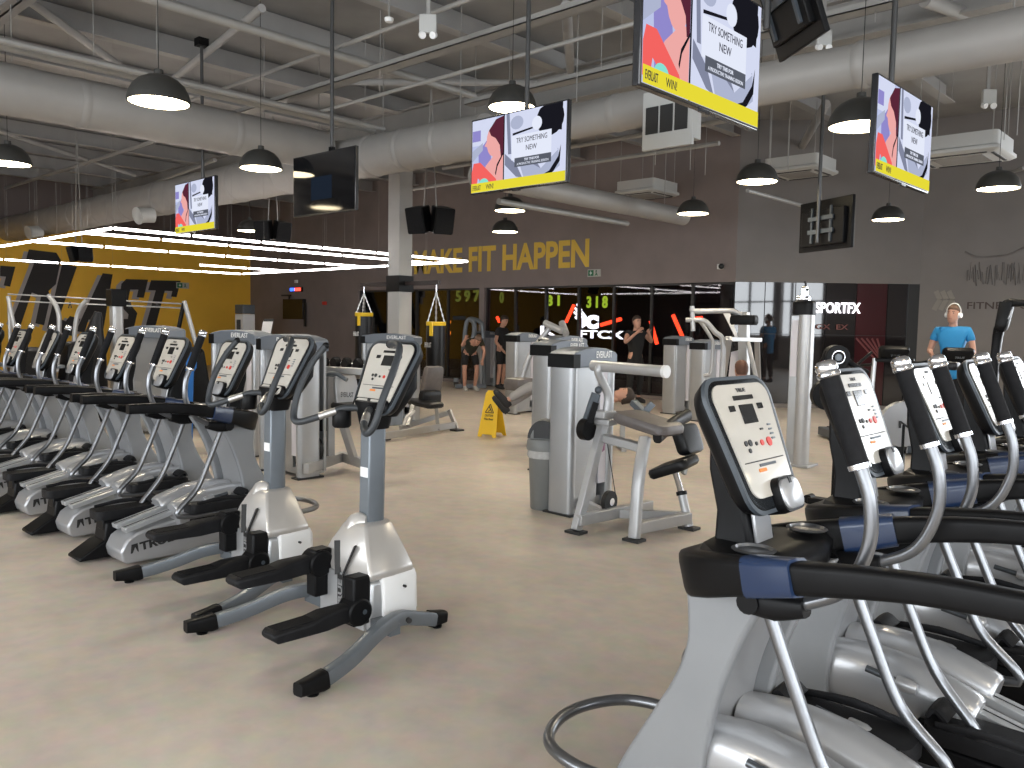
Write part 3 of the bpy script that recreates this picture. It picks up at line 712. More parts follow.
# ================================================================ CARDIO MACHINES
DKTUBE = mat('dark_metallic_tube', (0.10, 0.11, 0.12), 0.3, 0.7, coat=0.2)
HANDLE = mat('dark_grip_rubber', (0.028, 0.032, 0.036), 0.5)
def console(t, z0=1.222, w=.385, h=.40, tilt=23.5, yc=0.0, mast=True, tray='cap'):
    X = Matrix.Translation((0, yc, z0)) @ Matrix.Rotation(R(-tilt), 4, 'X')
    mb = MB(); mb.xf = X
    secs = []
    for y, s in ((.055, .55), (.05, .78), (.03, .93), (0, 1.0), (-.018, 1.0), (-.024, .96)):
        secs.append([(x, y, z) for x, z in rpoly(w*.80*s, h*s, .07*s, 5, wt=w*s)])
    mb.loft(secs); b = mb.build('console_housing', BLACK, t, smooth=50)
    mb = MB(); mb.xf = X
    mb.loft([[(x, y, z) for x, z in rpoly(w*.80*s, h*s, .07*s, 5, wt=w*s)] for y, s in ((-.010, 1.02), (-.022, 1.02), (-.024, .95))]); mb.build('console_rim', DGREY, t)
    mb = MB(); mb.xf = X @ Matrix.Translation((0, -.0265, .01))
    mb.prism(rpoly(w*.68, h*.84, .045, 5, wt=w*.86), -.002, .004, 'xz'); f = mb.build('console_panel', PANEL, t)
    Y = -.0300
    def q(x, z, ww, hh, m, n):
        mb = MB(); mb.xf = X; mb.box((x, Y, z), (ww, .003, hh)); mb.build(n, m, f, bevel=.0012, seg=1)
    q(.0, .135, .12, .014, LCD, 'display_strip'); q(.0, .085, .085, .058, LCD, 'display_screen'); q(-.085, .105, .034, .018, LCD, 'side_display'); q(.085, .105, .034, .018, LCD, 'side_display')
    mb = MB(); mb.xf = X @ Matrix.Translation((-.028, Y, .152)); mb.text('TRUE', .056, .012, .03, .001); mb.build('console_logo', INK, f)
    for x, z, r, m in ((-.075, .0, .008, INK), (-.05, .0, .010, INK), (-.065, -.022, .007, INK), (-.015, -.005, .006, INK), (.02, -.005, .009, REDP), (.065, -.005, .014, REDP)):
        mb = MB(); mb.xf = X; mb.cyl((x, Y+.002, z), (x, Y-.002, z), r, n=12); mb.build('console_button', m, f)
    for k in range(4): q(.098, .045-k*.014, .022, .006, MGREY, 'key_row')
    q(.045, .035, .02, .006, INK, 'key_row'); q(0, -.055, w*.62, .003, INK, 'panel_seam'); q(.01, -.068, .10, .008, DGREY, 'slot'); q(-.03, -.082, .045, .010, ORANGE, 'warning_sticker')
    # lower bottle / reader knob
    mb = MB(); mb.xf = X
    if tray == 'cap':
        mb.loft([[(x+.045, y, z-.165) for x, z in rpoly(.13*s, .10*s, .03*s, 4)] for y, s in ((.02, .9), (-.03, 1.05), (-.05, 1.0))]); k = mb.build('console_tray', BLACK, t)
        mb = MB(); mb.xf = X; mb.loft([[(x+.045, y, z-.165) for x, z in rpoly(.118*s, .088*s, .028*s, 4)] for y, s in ((-.05, 1.0), (-.056, .97), (-.058, .9))]); mb.build('tray_pad', PALE, k)
        mb = MB(); mb.xf = X; mb.box((.045, -.059, -.128), (.014, .004, .018)); mb.build('tray_notch', INK, k)
    else:
        mb.loft([[(x, y, z-.165) for x, z in rpoly(w*.66*s, .07*s, .03*s, 4)] for y, s in ((.0, .9), (-.03, 1.05), (-.044, .98))]); k = mb.build('console_tray', BLACK, t)
        mb = MB(); mb.xf = X; mb.loft([[(x, y, z-.163) for x, z in rpoly(w*.56*s, .055*s, .024*s, 4)] for y, s in ((-.044, 1.0), (-.049, .97))]); mb.build('tray_pad', PANEL, k)
        mb = MB(); mb.xf = X; mb.box((0, -.051, -.145), (.02, .005, .015)); mb.build('tray_notch', INK, k)
    return X

def make_elliptical(pl=(-.62, .30), pr=(-.22, .36)):
    t = thing('elliptical_trainer', '', 'elliptical trainer')
    # tower body between two curved fins
    front = [(.07, .83), (.062, .74), (.065, .66), (.105, .55), (.19, .40), (.27, .257), (.33, .12), (.35, .02)]
    rear = [(-.01, .02), (.0, .20), (-.007, .36), (-.03, .50), (-.074, .64), (-.13, .77), (-.20, .885)]
    fr = [(p.x, p.y) for p in catmull([(a, b, 0) for a, b in front], 4)]; re_ = [(p.x, p.y) for p in catmull([(a, b, 0) for a, b in rear], 4)]
    for s in (-1, 1):
        mb = MB(); mb.prism(fr+re_, s*.17, s*.215, 'yz'); mb.build('tower_fin', FIN, t, bevel=.012, seg=3)
    mb = MB(); mb.prism([(a+.0, b) for a, b in [(x-.03, z) for x, z in fr]]+[(x+.05, z) for x, z in re_], -.17, .17, 'yz'); mb.build('tower_body', PALE, t, bevel=.01)
    # cowl: black horseshoe with arms
    mb = MB()
    path = [(.36, -.84, 1.02), (.358, -.58, 1.01), (.335, -.30, .965), (.25, -.03, .895), (.15, .08, .86), (0, .095, .85), (-.15, .08, .86), (-.25, -.03, .895), (-.335, -.30, .965), (-.358, -.58, 1.01), (-.36, -.84, 1.02)]
    wh = [(.05, .06), (.055, .065), (.06, .08), (.07, .12), (.075, .135), (.075, .135), (.075, .135), (.07, .12), (.06, .08), (.055, .065), (.05, .06)]
    mb.rbar(path, wh, 5, 14, 5); c = mb.build('cowl', BLACK, t, smooth=50)
    mb = MB(); top = [(.27, -.05), (.15, .07), (0, .09), (-.15, .07), (-.27, -.05), (-.26, -.16), (-.12, -.20), (.12, -.20), (.26, -.16)]
    mb.loft([[(x*s, y*s, z) for x, y in top] for s, z in ((.9, .86), (.98, .88), (.98, .925), (.9, .945), (.6, .95))]); mb.build('cowl_deck', BLACK, c, smooth=50)
    for s in (-1, 1):
        mb = MB(); mb.lathe([(.055, 0), (.06, .004), (.05, .008), (.045, -.001)], (s*.17, -.11, .962), 20); mb.build('cup_ring', TUBE, c)
        mb = MB(); mb.rbar([(s*.295, -.17, .932), (s*.318, -.24, .950), (s*.337, -.31, .968)], [(.082, .108), (.079, .100), (.076, .092)], 4, 14, 5); mb.build('cowl_accent', NAVY, c)
    # mast
    mb = MB(); mb.loft([[(x, y, z) for x, y in ((-w, y0-d), (w, y0-d), (w, y0+d), (-w, y0+d))] for w, d, y0, z in ((.085, .06, .0, .92), (.075, .045, .015, 1.03), (.09, .04, .04, 1.15), (.08, .02, .07, 1.30))]); mb.build('console_mast', BLACK, t, bevel=.01)
    mb = MB(); mb.loft([[(x, y, z) for x, y in ((-.05, -.062+d), (.05, -.062+d), (.05, -.05+d), (-.05, -.05+d))] for d, z in ((-.001, .945), (.02, 1.06))]); mb.build('mast_plate', PALE, t, bevel=.004)
    console(t)
    # moving arms
    for s in (-1, 1):
        mb = MB(); mb.tube([(s*.264, -.27, .87), (s*.264, -.385, .936), (s*.264, -.44, 1.05), (s*.264, -.44, 1.16), (s*.264, -.41, 1.25)], .0165, 12); a = mb.build('moving_arm', TUBE, t)
        mb = MB(); mb.cyl((s*.264, -.41, 1.245), (s*.264, -.332, 1.445), .024, .024, 16); mb.build('arm_grip', FOAM, a)
        mb = MB(); d = Vector((0, .078, .20)).normalized(); p = Vector((s*.264, -.332, 1.445))
        mb.lathe([(.024, 0), (.028, .004), (.028, .012), (.025, .016), (.027, .022), (.026, .034), (.018, .042), (0, .044)], p, 18, d); mb.build('grip_cap', CHROME, a)
        mb = MB(); mb.lathe([(.018, -.012), (.026, -.01), (.026, .002), (.018, .004)], (s*.264, -.41, 1.245), 18, d); mb.build('grip_collar', CHROME, a)
        mb = MB(); mb.rbar([(s*.264, -.30, .875), (s*.264, -.22, .86), (s*.264, -.14, .855)], [(.055, .05), (.06, .075), (.06, .06)], 4, 12, 3); mb.cyl((s*.23, -.16, .86), (s*.30, -.16, .86), .03); mb.build('arm_pivot', BLACK, a)
        y, z = pl if s < 0 else pr
        mb = MB(); mb.tube([(s*.264, -.20, .85), (s*.264, -.28, .66), (s*.264, -.37, .47), (s*.270, -.50, .31), (s*.265, y+.10, z-.06), (s*.26, y+.05, z-.06)], .0175, 12); mb.build('link_rod', TUBE, t)
        mb = MB(); mb.cyl((s*.22, -.14, .40), (s*.22, -.27, .38), .012); mb.build('cross_pin', DKTUBE, t)
        mb = MB(); mb.lathe([(.022, 0), (.024, .005), (.024, .05), (.018, .065), (0, .07)], (s*.22, -.24, .385), 16, (0, -1, -.12)); mb.build('pin_cap', PALE, t)
    # silver humps, rails and spine
    for s in (-1, 1):
        mb = MB()
        mb.rbar([(s*.105, .03, .33), (s*.11, -.10, .335), (s*.115, -.25, .325), (s*.12, -.42, .295), (s*.12, -.46, .285)], [(.17, .20), (.19, .22), (.19, .22), (.165, .18), (.15, .15)], 5, 18, 2.6); h = mb.build('drive_cover', PALE, t, smooth=50)
        for yy, zz in ((-.38, .26), (-.41, .34)):
            mb = MB(); mb.cyl((s*.195, yy, zz), (s*.206, yy, zz), .006, n=8); mb.build('cover_screw', INK, h)
        mb = MB(); mb.bar((s*.07, -.40, .315), (s*.07, -.76, .23), .075, .03); mb.build('roller_rail', SILVER, t, bevel=.003)
        mb = MB(); mb.bar((s*.07, -.42, .326), (s*.07, -.76, .247), .004, .004); mb.build('rail_groove', INK, t)
    spine = [(-.02, .02), (-.02, .28), (-.30, .28), (-.42, .26), (-.60, .235), (-.70, .21), (-.765, .17), (-.80, .10), (-.785, .04), (-.76, .02)]
    mb = MB(); mb.prism(spine, -.125, .125, 'yz'); sp_ = mb.build('spine_cover', PALE, t, bevel=.014, seg=3)
    for s in (-1, 1):
        mb = MB(); mb.xf = Matrix.Translation((s*.1265, -.74 if s > 0 else -.44, .085)) @ Matrix.Rotation(R(90 if s > 0 else -90), 4, 'Z') @ Matrix.Rotation(R(-7)*s, 4, 'Y') @ Matrix.Translation((.06, 0, 0))
        mb.text('TRUE', .22, .055, .04, .002); mb.build('spine_logo', INK, sp_)
        mb = MB(); mb.xf = Matrix.Translation((s*.1265, -.74 if s > 0 else -.44, .085)) @ Matrix.Rotation(R(90 if s > 0 else -90), 4, 'Z') @ Matrix.Rotation(R(-7)*s, 4, 'Y')
        mb.loft([[(x, y, z) for x, z in ((0, 0), (.012, .0), (.032, .035), (.045, .0), (.05, .0), (.05, .055), (.012, .055))] for y in (-.001, .001)]); mb.build('spine_logo_mark', INK, sp_)
    # pedals
    for s, (y, z) in ((-1, pl), (1, pr)):
        mb = MB(); mb.loft([[(s*.235+x*(1.0 if i else .92), y+yy, z+zz) for x, yy in rpoly(.17, .42, .04, 4)] for i, zz in enumerate((-.045, -.015, .012))])
        p = mb.build('foot_pedal', RUBBER, t, smooth=50)
        mb = MB(); mb.rbar([(s*.235, y+.20, z+.03), (s*.235, y+.18, z+.055), (s*.235, y+.14, z+.03)], [(.14, .02), (.13, .03), (.14, .02)], 4, 10, 3); mb.rbar([(s*.31, y-.17, z+.02), (s*.312, y, z+.035), (s*.31, y+.17, z+.02)], [(.015, .02), (.015, .03), (.015, .02)], 3, 8, 3); mb.build('pedal_lip', RUBBER, p)
        mb = MB(); mb.bar((s*.22, y+.25, z-.05), (s*.22, y-.12, z-.05), .07, .06); mb.box((s*.22, y-.1, z-.08), (.09, .14, .07)); mb.cyl((s*.17, y-.1, z-.10), (s*.27, y-.1, z-.10), .045); mb.build('pedal_carriage', BLACK, t, bevel=.006)
        if y < -.5:
            mb = MB(); mb.prism([(y+.10, .02), (y+.06, .17), (y-.14, .15), (y-.33, .035), (y-.33, .015)], s*.135, s*.34, 'yz'); mb.prism([(y+.25, .08), (y+.22, .25), (y-.16, .24), (y-.18, .10)], s*.14, s*.31, 'yz'); mb.build('rear_foot_cover', BLACK, t, bevel=.012)
    # front ring
    mb = MB(); mb.tube([(-.25, .24, .20), (-.27, .40, .20), (-.22, .55, .20), (-.08, .63, .20), (.08, .63, .20), (.22, .55, .20), (.27, .40, .20), (.25, .24, .20)], .020, 12); mb.build('front_ring', TUBE, t)
    mb = MB(); mb.bar((-.30, .30, .05), (.30, .30, .05), .07, .05); 
    for s in (-1, 1): mb.cyl((s*.26, .30, 0), (s*.26, .30, .03), .03)
    mb.build('base_bar', MGREY, t, bevel=.006)
    return t

SPIN = None
def make_stepper():
    t = thing('stepper_machine', '', 'stepper')
    # shroud sections: half widths at rear/front
    def sec(z, wr, wf, yr, yf):
        return [(-wr, yr, z), (-wr*.5, yr-.008, z), (wr*.5, yr-.008, z), (wr, yr, z), ((wr+wf)/2+.015, (yr+yf)/2, z), (wf, yf, z), (wf*.5, yf+.02, z), (-wf*.5, yf+.02, z), (-wf, yf, z), (-(wr+wf)/2-.015, (yr+yf)/2, z)]
    mb = MB(); mb.loft([sec(.06, .21, .19, -.34, -.05), sec(.20, .21, .20, -.335, -.04), sec(.30, .20, .19, -.325, -.05)]); mb.build('shroud_lower', SILVER, t, bevel=.02, seg=3)
    mb = MB(); mb.loft([[(-.185, -.352, z), (.185, -.352, z), (.185, -.33, z), (-.185, -.33, z)] for z in (.06, .31)]); mb.build('rear_plate', SILVER, t, bevel=.004)
    mb = MB(); mb.loft([sec(.30, .205, .195, -.33, -.05), sec(.335, .21, .20, -.335, -.055), sec(.44, .155, .14, -.31, -.075), sec(.535, .095, .085, -.275, -.10), sec(.55, .08, .07, -.26, -.11)]); mb.build('shroud_cap', SHROUD, t, bevel=.012)
    mb = MB(); mb.prism([(-.03, .05), (.0, .10), (-.005, .28), (-.035, .31), (-.09, .31), (-.11, .05)], -.18, .18, 'yz'); mb.build('front_cover', WHITE, t, bevel=.025, seg=3)
    for s in (-1, 1):
        mb = MB(); mb.loft([[(s*x, y, z) for x, y in ((.18, -.27), (.228+e, -.265), (.238+e, -.18), (.21+e, -.04), (.17, -.025))] for z, e in ((.055, .012), (.12, .0), (.29, -.006), (.315, -.02))]); mb.build('side_cover', WHITE, t, bevel=.012, seg=3)
        for z in (.12, .25):
            mb = MB(); mb.cyl((s*.22, -.14, z), (s*.243, -.14, z), .007, n=8); mb.build('cover_screw', INK, t)
    # raised rear cheek with badge
    mb = MB(); mb.rbar([(-.05, -.25, .36), (-.045, -.25, .46), (-.02, -.24, .545), (.03, -.22, .555)], [(.15, .10), (.13, .10), (.10, .08), (.05, .04)], 5, 14, 3); mb.build('rear_cheek', SHROUD, t)
    mb = MB(); mb.ball((.0, -.255, .535), .03, 14, (1.1, .6, .35)); mb.build('oval_badge', INK, t)
    for s in (-1, 1):
        mb = MB(); mb.bar((s*.075, -.325, .455), (s*.02, -.360, .30), .03, .006); mb.build('belt_strip', INK, t)
    mb = MB(); mb.box((0, -.356, .20), (.05, .006, .20)); pn = mb.build('logo_plate', INK, t)
    mb = MB(); mb.xf = Matrix.Translation((.018, -.361, .12)) @ Matrix.Rotation(R(-90), 4, 'Y'); mb.text('TRUE', .16, .034, .03, .002); mb.build('logo_lettering', PALE, pn)
    # post + handlebar head
    mb = MB(); mb.loft([[(x, y0+y, z) for x, y in ((-.038, -.055), (.038, -.055), (.05, -.02), (.05, .03), (.03, .055), (-.03, .055), (-.05, .03), (-.05, -.02))] for y0, z in ((-.165, .50), (-.155, 1.08))]); po = mb.build('console_post', MGREY, t, bevel=.006)
    mb = MB(); mb.xf = Matrix.Translation((.0, -.215, .80)); mb.box((.0, 0, 0), (.06, .004, .05)); mb.build('white_sticker', PAPER, po)
    mb = MB(); mb.lathe([(.056, 0), (.062, .004), (.062, .012)], (0, -.165, .53), 20); mb.build('post_collar', BLACK, t)
    mb = MB(); mb.loft([[(x*sx, -.15+y*sy, z) for x, y in rpoly(.17, .17, .05, 4)] for sx, sy, z in ((.72, .72, 1.02), (.8, .82, 1.05), (.95, .95, 1.12), (1.15, 1.0, 1.16))]); mb.build('post_head', BLACK, t)
    mb = MB(); mb.loft([[(x*sx, y0+y*sy, z) for x, y in rpoly(.20, .12, .04, 4)] for sx, sy, y0, z in ((.8, .8, -.10, 1.08), (1.1, 1.0, -.06, 1.15), (1.2, .8, .0, 1.22), (.8, .4, .05, 1.34))]); mb.build('console_mast', BLACK, t)
    mb = MB(); mb.lathe([(.04, 0), (.048, .01), (.048, .09), (.04, .10)], (-.13, -.26, 1.02), 20); mb.build('cup_holder', BLACK, t)
    console(t, 1.272, .40, .405, 26, -.08, tray='flat')
    for s in (-1, 1):
        mb = MB(); mb.tube([(s*.03, -.20, 1.12), (s*.10, -.27, 1.12), (s*.20, -.37, 1.07), (s*.29, -.42, 1.045), (s*.335, -.41, 1.09), (s*.345, -.37, 1.21), (s*.335, -.30, 1.34), (s*.30, -.24, 1.43)] + ([(s*.23, -.20, 1.455), (s*.14, -.17, 1.45)] if s > 0 else []), .0175, 12, 6)
        hb = mb.build('handlebar', HANDLE, t)
        mb = MB(); mb.cyl((s*.125, -.297, 1.107), (s*.185, -.357, 1.078), .0195, n=14); mb.build('pulse_sensor', SATIN, hb)
        e = (s*.30, -.24, 1.43) if s < 0 else (.14, -.17, 1.45)
        mb = MB(); mb.ball(e, .0195, 10); mb.build('bar_end', BLACK, hb)
    # pedals
    for s, z in ((-1, .34), (1, .17)):
        x = s*.16
        mb = MB(); mb.loft([[(x-w/2, y, z-hh), (x+w/2, y, z-hh), (x+w/2, y, z+h2-.008), (x+w/2-.012, y, z+h2), (x-w/2+.012, y, z+h2), (x-w/2, y, z+h2-.008)] for y, w, hh, h2 in ((-.86, .10, .010, .012), (-.84, .125, .03, .02), (-.66, .125, .035, .022), (-.58, .11, .04, .04), (-.48, .075, .04, .045), (-.36, .07, .04, .04))])
        p = mb.build('foot_pedal', RUBBER, t, bevel=.006)
        mb = MB(); mb.bar((x, -.83, z+.021), (x, -.62, z+.024), .09, .006); mb.build('pedal_tread', FOAM, p)
        mb = MB(); mb.cyl((x-.055, -.39, z), (x+.055, -.39, z), .068, n=20); mb.box((x, -.375, z+.05*s), (.085, .10, .24)); mb.build('pedal_hub', BLACK, p, bevel=.01)
        mb = MB(); mb.cyl((x+s*.05, -.37, z), (x+s*.058, -.37, z), .012, n=10); mb.build('hub_bolt', DGREY, p)
    # splayed curved runners
    for s in (-1, 1):
        P = [(s*.48, -.80, .045), (s*.44, -.62, .075), (s*.38, -.42, .13), (s*.32, -.25, .135), (s*.29, -.10, .09), (s*.27, .02, .05)]
        mb = MB(); mb.rbar(P, [(.055, .07)]*6, 5, 12, 6); r = mb.build('base_runner', MGREY, t)
        mb = MB(); mb.rbar([(s*.495, -.92, .05), (s*.48, -.80, .048), (s*.478, -.775, .05)], [(.058, .055), (.066, .085), (.066, .083)], 4, 14, 5); mb.build('runner_end_cap', BLACK, r)
        mb = MB(); mb.rbar([(s*.264, .0, .055), (s*.262, .10, .045)], [(.064, .082), (.06, .06)], 1, 14, 5); mb.build('runner_end_cap', BLACK, r)
        mb = MB(); mb.lathe([(.026, 0), (.028, .008), (.010, .012), (.010, .03)], (s*.482, -.84, 0), 16); mb.build('levelling_foot', BLACK, r)
        mb = MB(); mb.lathe([(.026, 0), (.028, .008), (.010, .012), (.010, .03)], (s*.265, .05, 0), 16); mb.build('levelling_foot', BLACK, r)
        mb = MB(); mb.cyl((s*.36, -.22, .13), (s*.372, -.225, .13), .014, n=10); mb.build('runner_bolt', INK, r)
    mb = MB(); mb.bar((-.36, -.30, .10), (.36, -.30, .10), .06, .05); mb.build('cross_bar', MGREY, t)
    return t

ORD = ['first', 'second', 'third', 'fourth', 'fifth', 'sixth', 'seventh', 'eighth']
e0 = make_elliptical()
for k in range(8):
    o = e0 if k == 0 else copy_tree(e0)
    o.location = (-5.32-.9*k, 2.86, 0)
    o['label'] = 'silver and black elliptical trainer, %s beyond the two steppers in the left row' % ORD[k]; o['group'] = 'elliptical trainers in the left row'
e1 = make_elliptical((-.56, .30), (-.22, .38))
for k in range(7):
    o = e1 if k == 0 else copy_tree(e1)
    o.location = (-1.12, 2.23+.865*k, 0); o.rotation_euler = (0, 0, PI/2)
    o['label'] = 'elliptical trainer in the right row with white glaring console, %s from the camera' % ORD[k]; o['group'] = 'elliptical trainers in the right row'
s0 = make_stepper(); s0.location = (-3.36, 2.75, 0); s0['label'] = 'silver stepper nearest the camera on the open floor, end of the left row'; s0['group'] = 'steppers at the end of the left row'
s1 = copy_tree(s0); s1.location = (-4.42, 2.83, 0); s1['label'] = 'silver stepper between the nearest stepper and the left elliptical trainers'
# ================================================================ PEOPLE
SKIN = mat('skin', (0.50, 0.27, 0.19), 0.55, 0, 0.06, 12)
HAIR = mat('dark_brown_hair', (0.03, 0.018, 0.012), 0.6, 0, 0.2, 60, bump=0.4, bscale=300)
LHAIR = mat('light_brown_hair', (0.14, 0.08, 0.05), 0.6, 0, 0.2, 60, bump=0.4, bscale=300)
def skinmesh(name, chains, m, parent, root=0, sub=2):
    """chains: list of lists of (pos, radius); equal positions are merged so that the surface is continuous"""
    vs = []; rs = []; es = []; key = {}
    for ch in chains:
        prev = None
        for p, r in ch:
            k = (round(p[0], 4), round(p[1], 4), round(p[2], 4))
            if k not in key: key[k] = len(vs); vs.append(p); rs.append(r if isinstance(r, tuple) else (r, r))
            i = key[k]
            if prev is not None and prev != i: es.append((prev, i))
            prev = i
    me = bpy.data.meshes.new(name); me.from_pydata(vs, es, [])
    o = bpy.data.objects.new(name, me); COL.objects.link(o); o.parent = parent; me.materials.append(m)
    md = o.modifiers.new('skin', 'SKIN'); md.use_smooth_shade = True
    for i, r in enumerate(rs): me.skin_vertices[0].data[i].radius = r
    me.skin_vertices[0].data[root].use_root = True
    if sub: s = o.modifiers.new('sub', 'SUBSURF'); s.levels = sub; s.render_levels = sub
    return o
def lerp(a, b, t): return tuple(a[i]+(b[i]-a[i])*t for i in range(3))
def person(lab, loc, rz, J, shirt, pants, shoes, hair=HAIR, long_pants=False, sleeve=.55, hd=(0, -1, 0), headph=False, group=None, longhair=False):
    t = thing('person', lab, 'person', loc, rz)
    pel, che, nec, hea = J['pel'], J['che'], J['nec'], J['hea']
    chains = [[(pel, .105), (lerp(pel, che, .5), .100), (che, (.14, .12)), (lerp(che, nec, .6), .09), (nec, .052), (hea, .06)]]
    for s in ('l', 'r'):
        sh, el, wr, hip, kn, an, toe = (J[s+k] for k in ('sh', 'el', 'wr', 'hip', 'kn', 'an', 'toe'))
        chains.append([(che, (.14, .12)), (sh, .058), (lerp(sh, el, .5), .05), (el, .040), (lerp(el, wr, .35), .040), (wr, .026)])
        d = (Vector(wr)-Vector(el)).normalized(); side = d.cross(Vector((0, 1, .2))).normalized(); nn = d.cross(side).normalized()
        palm = Vector(wr)+d*.045; chains.append([(wr, .026), (tuple(palm), (.022, .036))])
        for k, (o_, L) in enumerate(((-.030, .062), (-.010, .074), (.011, .070), (.030, .054))):
            a = palm+d*.03+side*o_; b = a+d*L*.55+nn*.008; c = b+d*L*.35+nn*.022
            chains.append([(tuple(palm), (.022, .036)), (tuple(a), .0095), (tuple(b), .009), (tuple(c), .0075)])
        th = Vector(wr)+d*.02+side*-.03; th2 = th+d*.03+side*-.028+nn*.012; th3 = th2+d*.026-side*.006+nn*.008
        chains.append([(wr, .026), (tuple(th), .013), (tuple(th2), .0105), (tuple(th3), .009)])
        chains.append([(pel, .105), (hip, .088), (lerp(hip, kn, .45), .080), (kn, .052), (lerp(kn, an, .3), .058), (an, .036), (toe, .03)])
    skinmesh('body', chains, SKIN, t, 0, 1)
    # clothes
    r = 1.09
    ch = [[(lerp(pel, che, -.55), .140), (lerp(pel, che, -.45), .15), (lerp(pel, che, -.2), .152), (lerp(pel, che, 0), .148), (lerp(pel, che, .45), .142), (che, (.162, .142)), (lerp(che, nec, .55), .105), (lerp(che, nec, .82), .07)]]
    for s in ('l', 'r'):
        sh, el = J[s+'sh'], J[s+'el']; ch.append([(che, (.162, .142)), (sh, .074), (lerp(sh, el, sleeve), .066)])
    skinmesh('shirt', ch, shirt, t, 0, 1)
    ch = [[(lerp(pel, che, .62), .125), (lerp(pel, che, .45), .128), (lerp(pel, che, .15), .130), (pel, .132)]]
    for s in ('l', 'r'):
        hip, kn, an = J[s+'hip'], J[s+'kn'], J[s+'an']
        q = [(pel, .132), (hip, .104), (lerp(hip, kn, .5), .095), (lerp(hip, kn, .85), .082)]
        if long_pants: q += [(kn, .075), (lerp(kn, an, .4), .07), (lerp(kn, an, .9), .055)]
        ch.append(q)
    skinmesh('trousers' if long_pants else 'shorts', ch, pants, t, 0, 1)
    for s in ('l', 'r'):
        an, toe = Vector(J[s+'an']), Vector(J[s+'toe']); d = (toe-an); d.normalize()
        mb = MB(); fwd = d
        mb.rbar([an-fwd*.05+Vector((0, 0, -.035)), an+Vector((0, 0, -.025)), toe+Vector((0, 0, -.0)), toe+fwd*.05], [(.06, .08), (.085, .11), (.095, .08), (.06, .04)], 4, 14, 2.6); mb.build('shoe', shoes, t)
    # head
    h = Vector(J['hea']); f = Vector(hd).normalized(); up = (h-Vector(nec)).normalized(); up = (up - f*up.dot(f)).normalized(); x = f.cross(up).normalized()
    H = Matrix(((x.x, -f.x, up.x, h.x), (x.y, -f.y, up.y, h.y), (x.z, -f.z, up.z, h.z), (0, 0, 0, 1)))   # local -Y is the face direction
    mb = MB(); mb.xf = H
    rings = []
    for z, rx, ry, yo in ((-.115, .022, .022, -.045), (-.10, .045, .050, -.035), (-.07, .060, .075, -.018), (-.03, .069, .088, -.006), (.01, .074, .096, 0), (.05, .075, .098, .004), (.09, .064, .084, .006), (.115, .042, .056, .006), (.125, .012, .018, .006)):
        rings.append([(rx*math.cos(2*PI*a/18), yo+ry*math.sin(2*PI*a/18), z) for a in range(18)])
    mb.loft(rings); hdm = mb.build('head', SKIN, t, smooth=80)
    mb = MB(); mb.xf = H; mb.loft([[(-w, y, z), (w, y, z), (0, y2, z)] for w, y, y2, z in ((.006, -.088, -.10, .025), (.012, -.085, -.113, -.012), (.013, -.083, -.105, -.025))]); mb.build('nose', SKIN, hdm, bevel=.003)
    for s in (-1, 1):
        mb = MB(); mb.xf = H; mb.ball((s*.074, .008, .005), .024, 10, (.35, .7, 1.2)); mb.build('ear', SKIN, hdm)
        mb = MB(); mb.xf = H; mb.ball((s*.030, -.083, .022), .009, 8, (1.3, .7, .8)); mb.build('eye', INK, hdm)
        mb = MB(); mb.xf = H; mb.bar((s*.015, -.094, .042), (s*.048, -.085, .043), .006, .008); mb.build('eyebrow', hair, hdm)
    mb = MB(); mb.xf = H; mb.box((0, -.088, -.055), (.045, .012, .008)); mb.build('mouth', mat('lips', (0.35, 0.10, 0.09), 0.5), hdm, bevel=.003)
    mb = MB(); mb.xf = H
    rings = []
    for z, rx, ry, yo in (((-.09, .045, .03, .07),) if longhair else ()) + ((-.045, .060, .045, .056), (0.0, .078, .072, .034), (.05, .083, .092, .018), (.085, .076, .098, .004), (.115, .058, .078, .004), (.138, .028, .04, .004), (.142, .008, .01, .004)):
        rings.append([(rx*math.cos(2*PI*a/18), yo+ry*math.sin(2*PI*a/18), z) for a in range(18)])
    mb.loft(rings); mb.build('hair', hair, t, smooth=80)
    if headph:
        mb = MB(); mb.xf = H; mb.tube([(-.085, 0, .0), (-.088, 0, .07), (-.05, 0, .135), (0, 0, .153), (.05, 0, .135), (.088, 0, .07), (.085, 0, .0)], .008, 8); hp = mb.build('headphones', WHITE, t)
        for s in (-1, 1):
            mb = MB(); mb.xf = H; mb.cyl((s*.070, 0, -.005), (s*.105, 0, -.005), .038, .034, 18); mb.build('ear_cup', WHITE, hp)
    return t
def stand(**kw):
    J = dict(pel=(0, 0, .95), che=(0, .0, 1.30), nec=(0, .0, 1.50), hea=(0, -.02, 1.64),
             lsh=(.19, 0, 1.42), lel=(.24, .03, 1.13), lwr=(.24, -.06, .88), rsh=(-.19, 0, 1.42), rel=(-.24, .03, 1.13), rwr=(-.24, -.06, .88),
             lhip=(.10, 0, .90), lkn=(.12, -.02, .50), lan=(.12, .03, .10), ltoe=(.14, -.12, .04), rhip=(-.10, 0, .90), rkn=(-.12, -.02, .50), ran=(-.12, .03, .10), rtoe=(-.14, -.12, .04))
    J.update(kw); return J
CLB = mat('black_cotton', (0.012, 0.012, 0.013), 0.9); CLO = mat('olive_cotton', (0.035, 0.036, 0.024), 0.9, bump=.3, bscale=60)
CLBLUE = mat('blue_sport_shirt', (0.02, 0.25, 0.55), 0.7, 0, .06, 6, bump=.25, bscale=40); CLG = mat('grey_joggers', (0.32, 0.31, 0.31), 0.85, bump=.4, bscale=40)
SHB = mat('black_shoe', (0.012, 0.012, 0.014), 0.6); SHW = mat('pale_shoe', (0.45, 0.44, 0.42), 0.6)
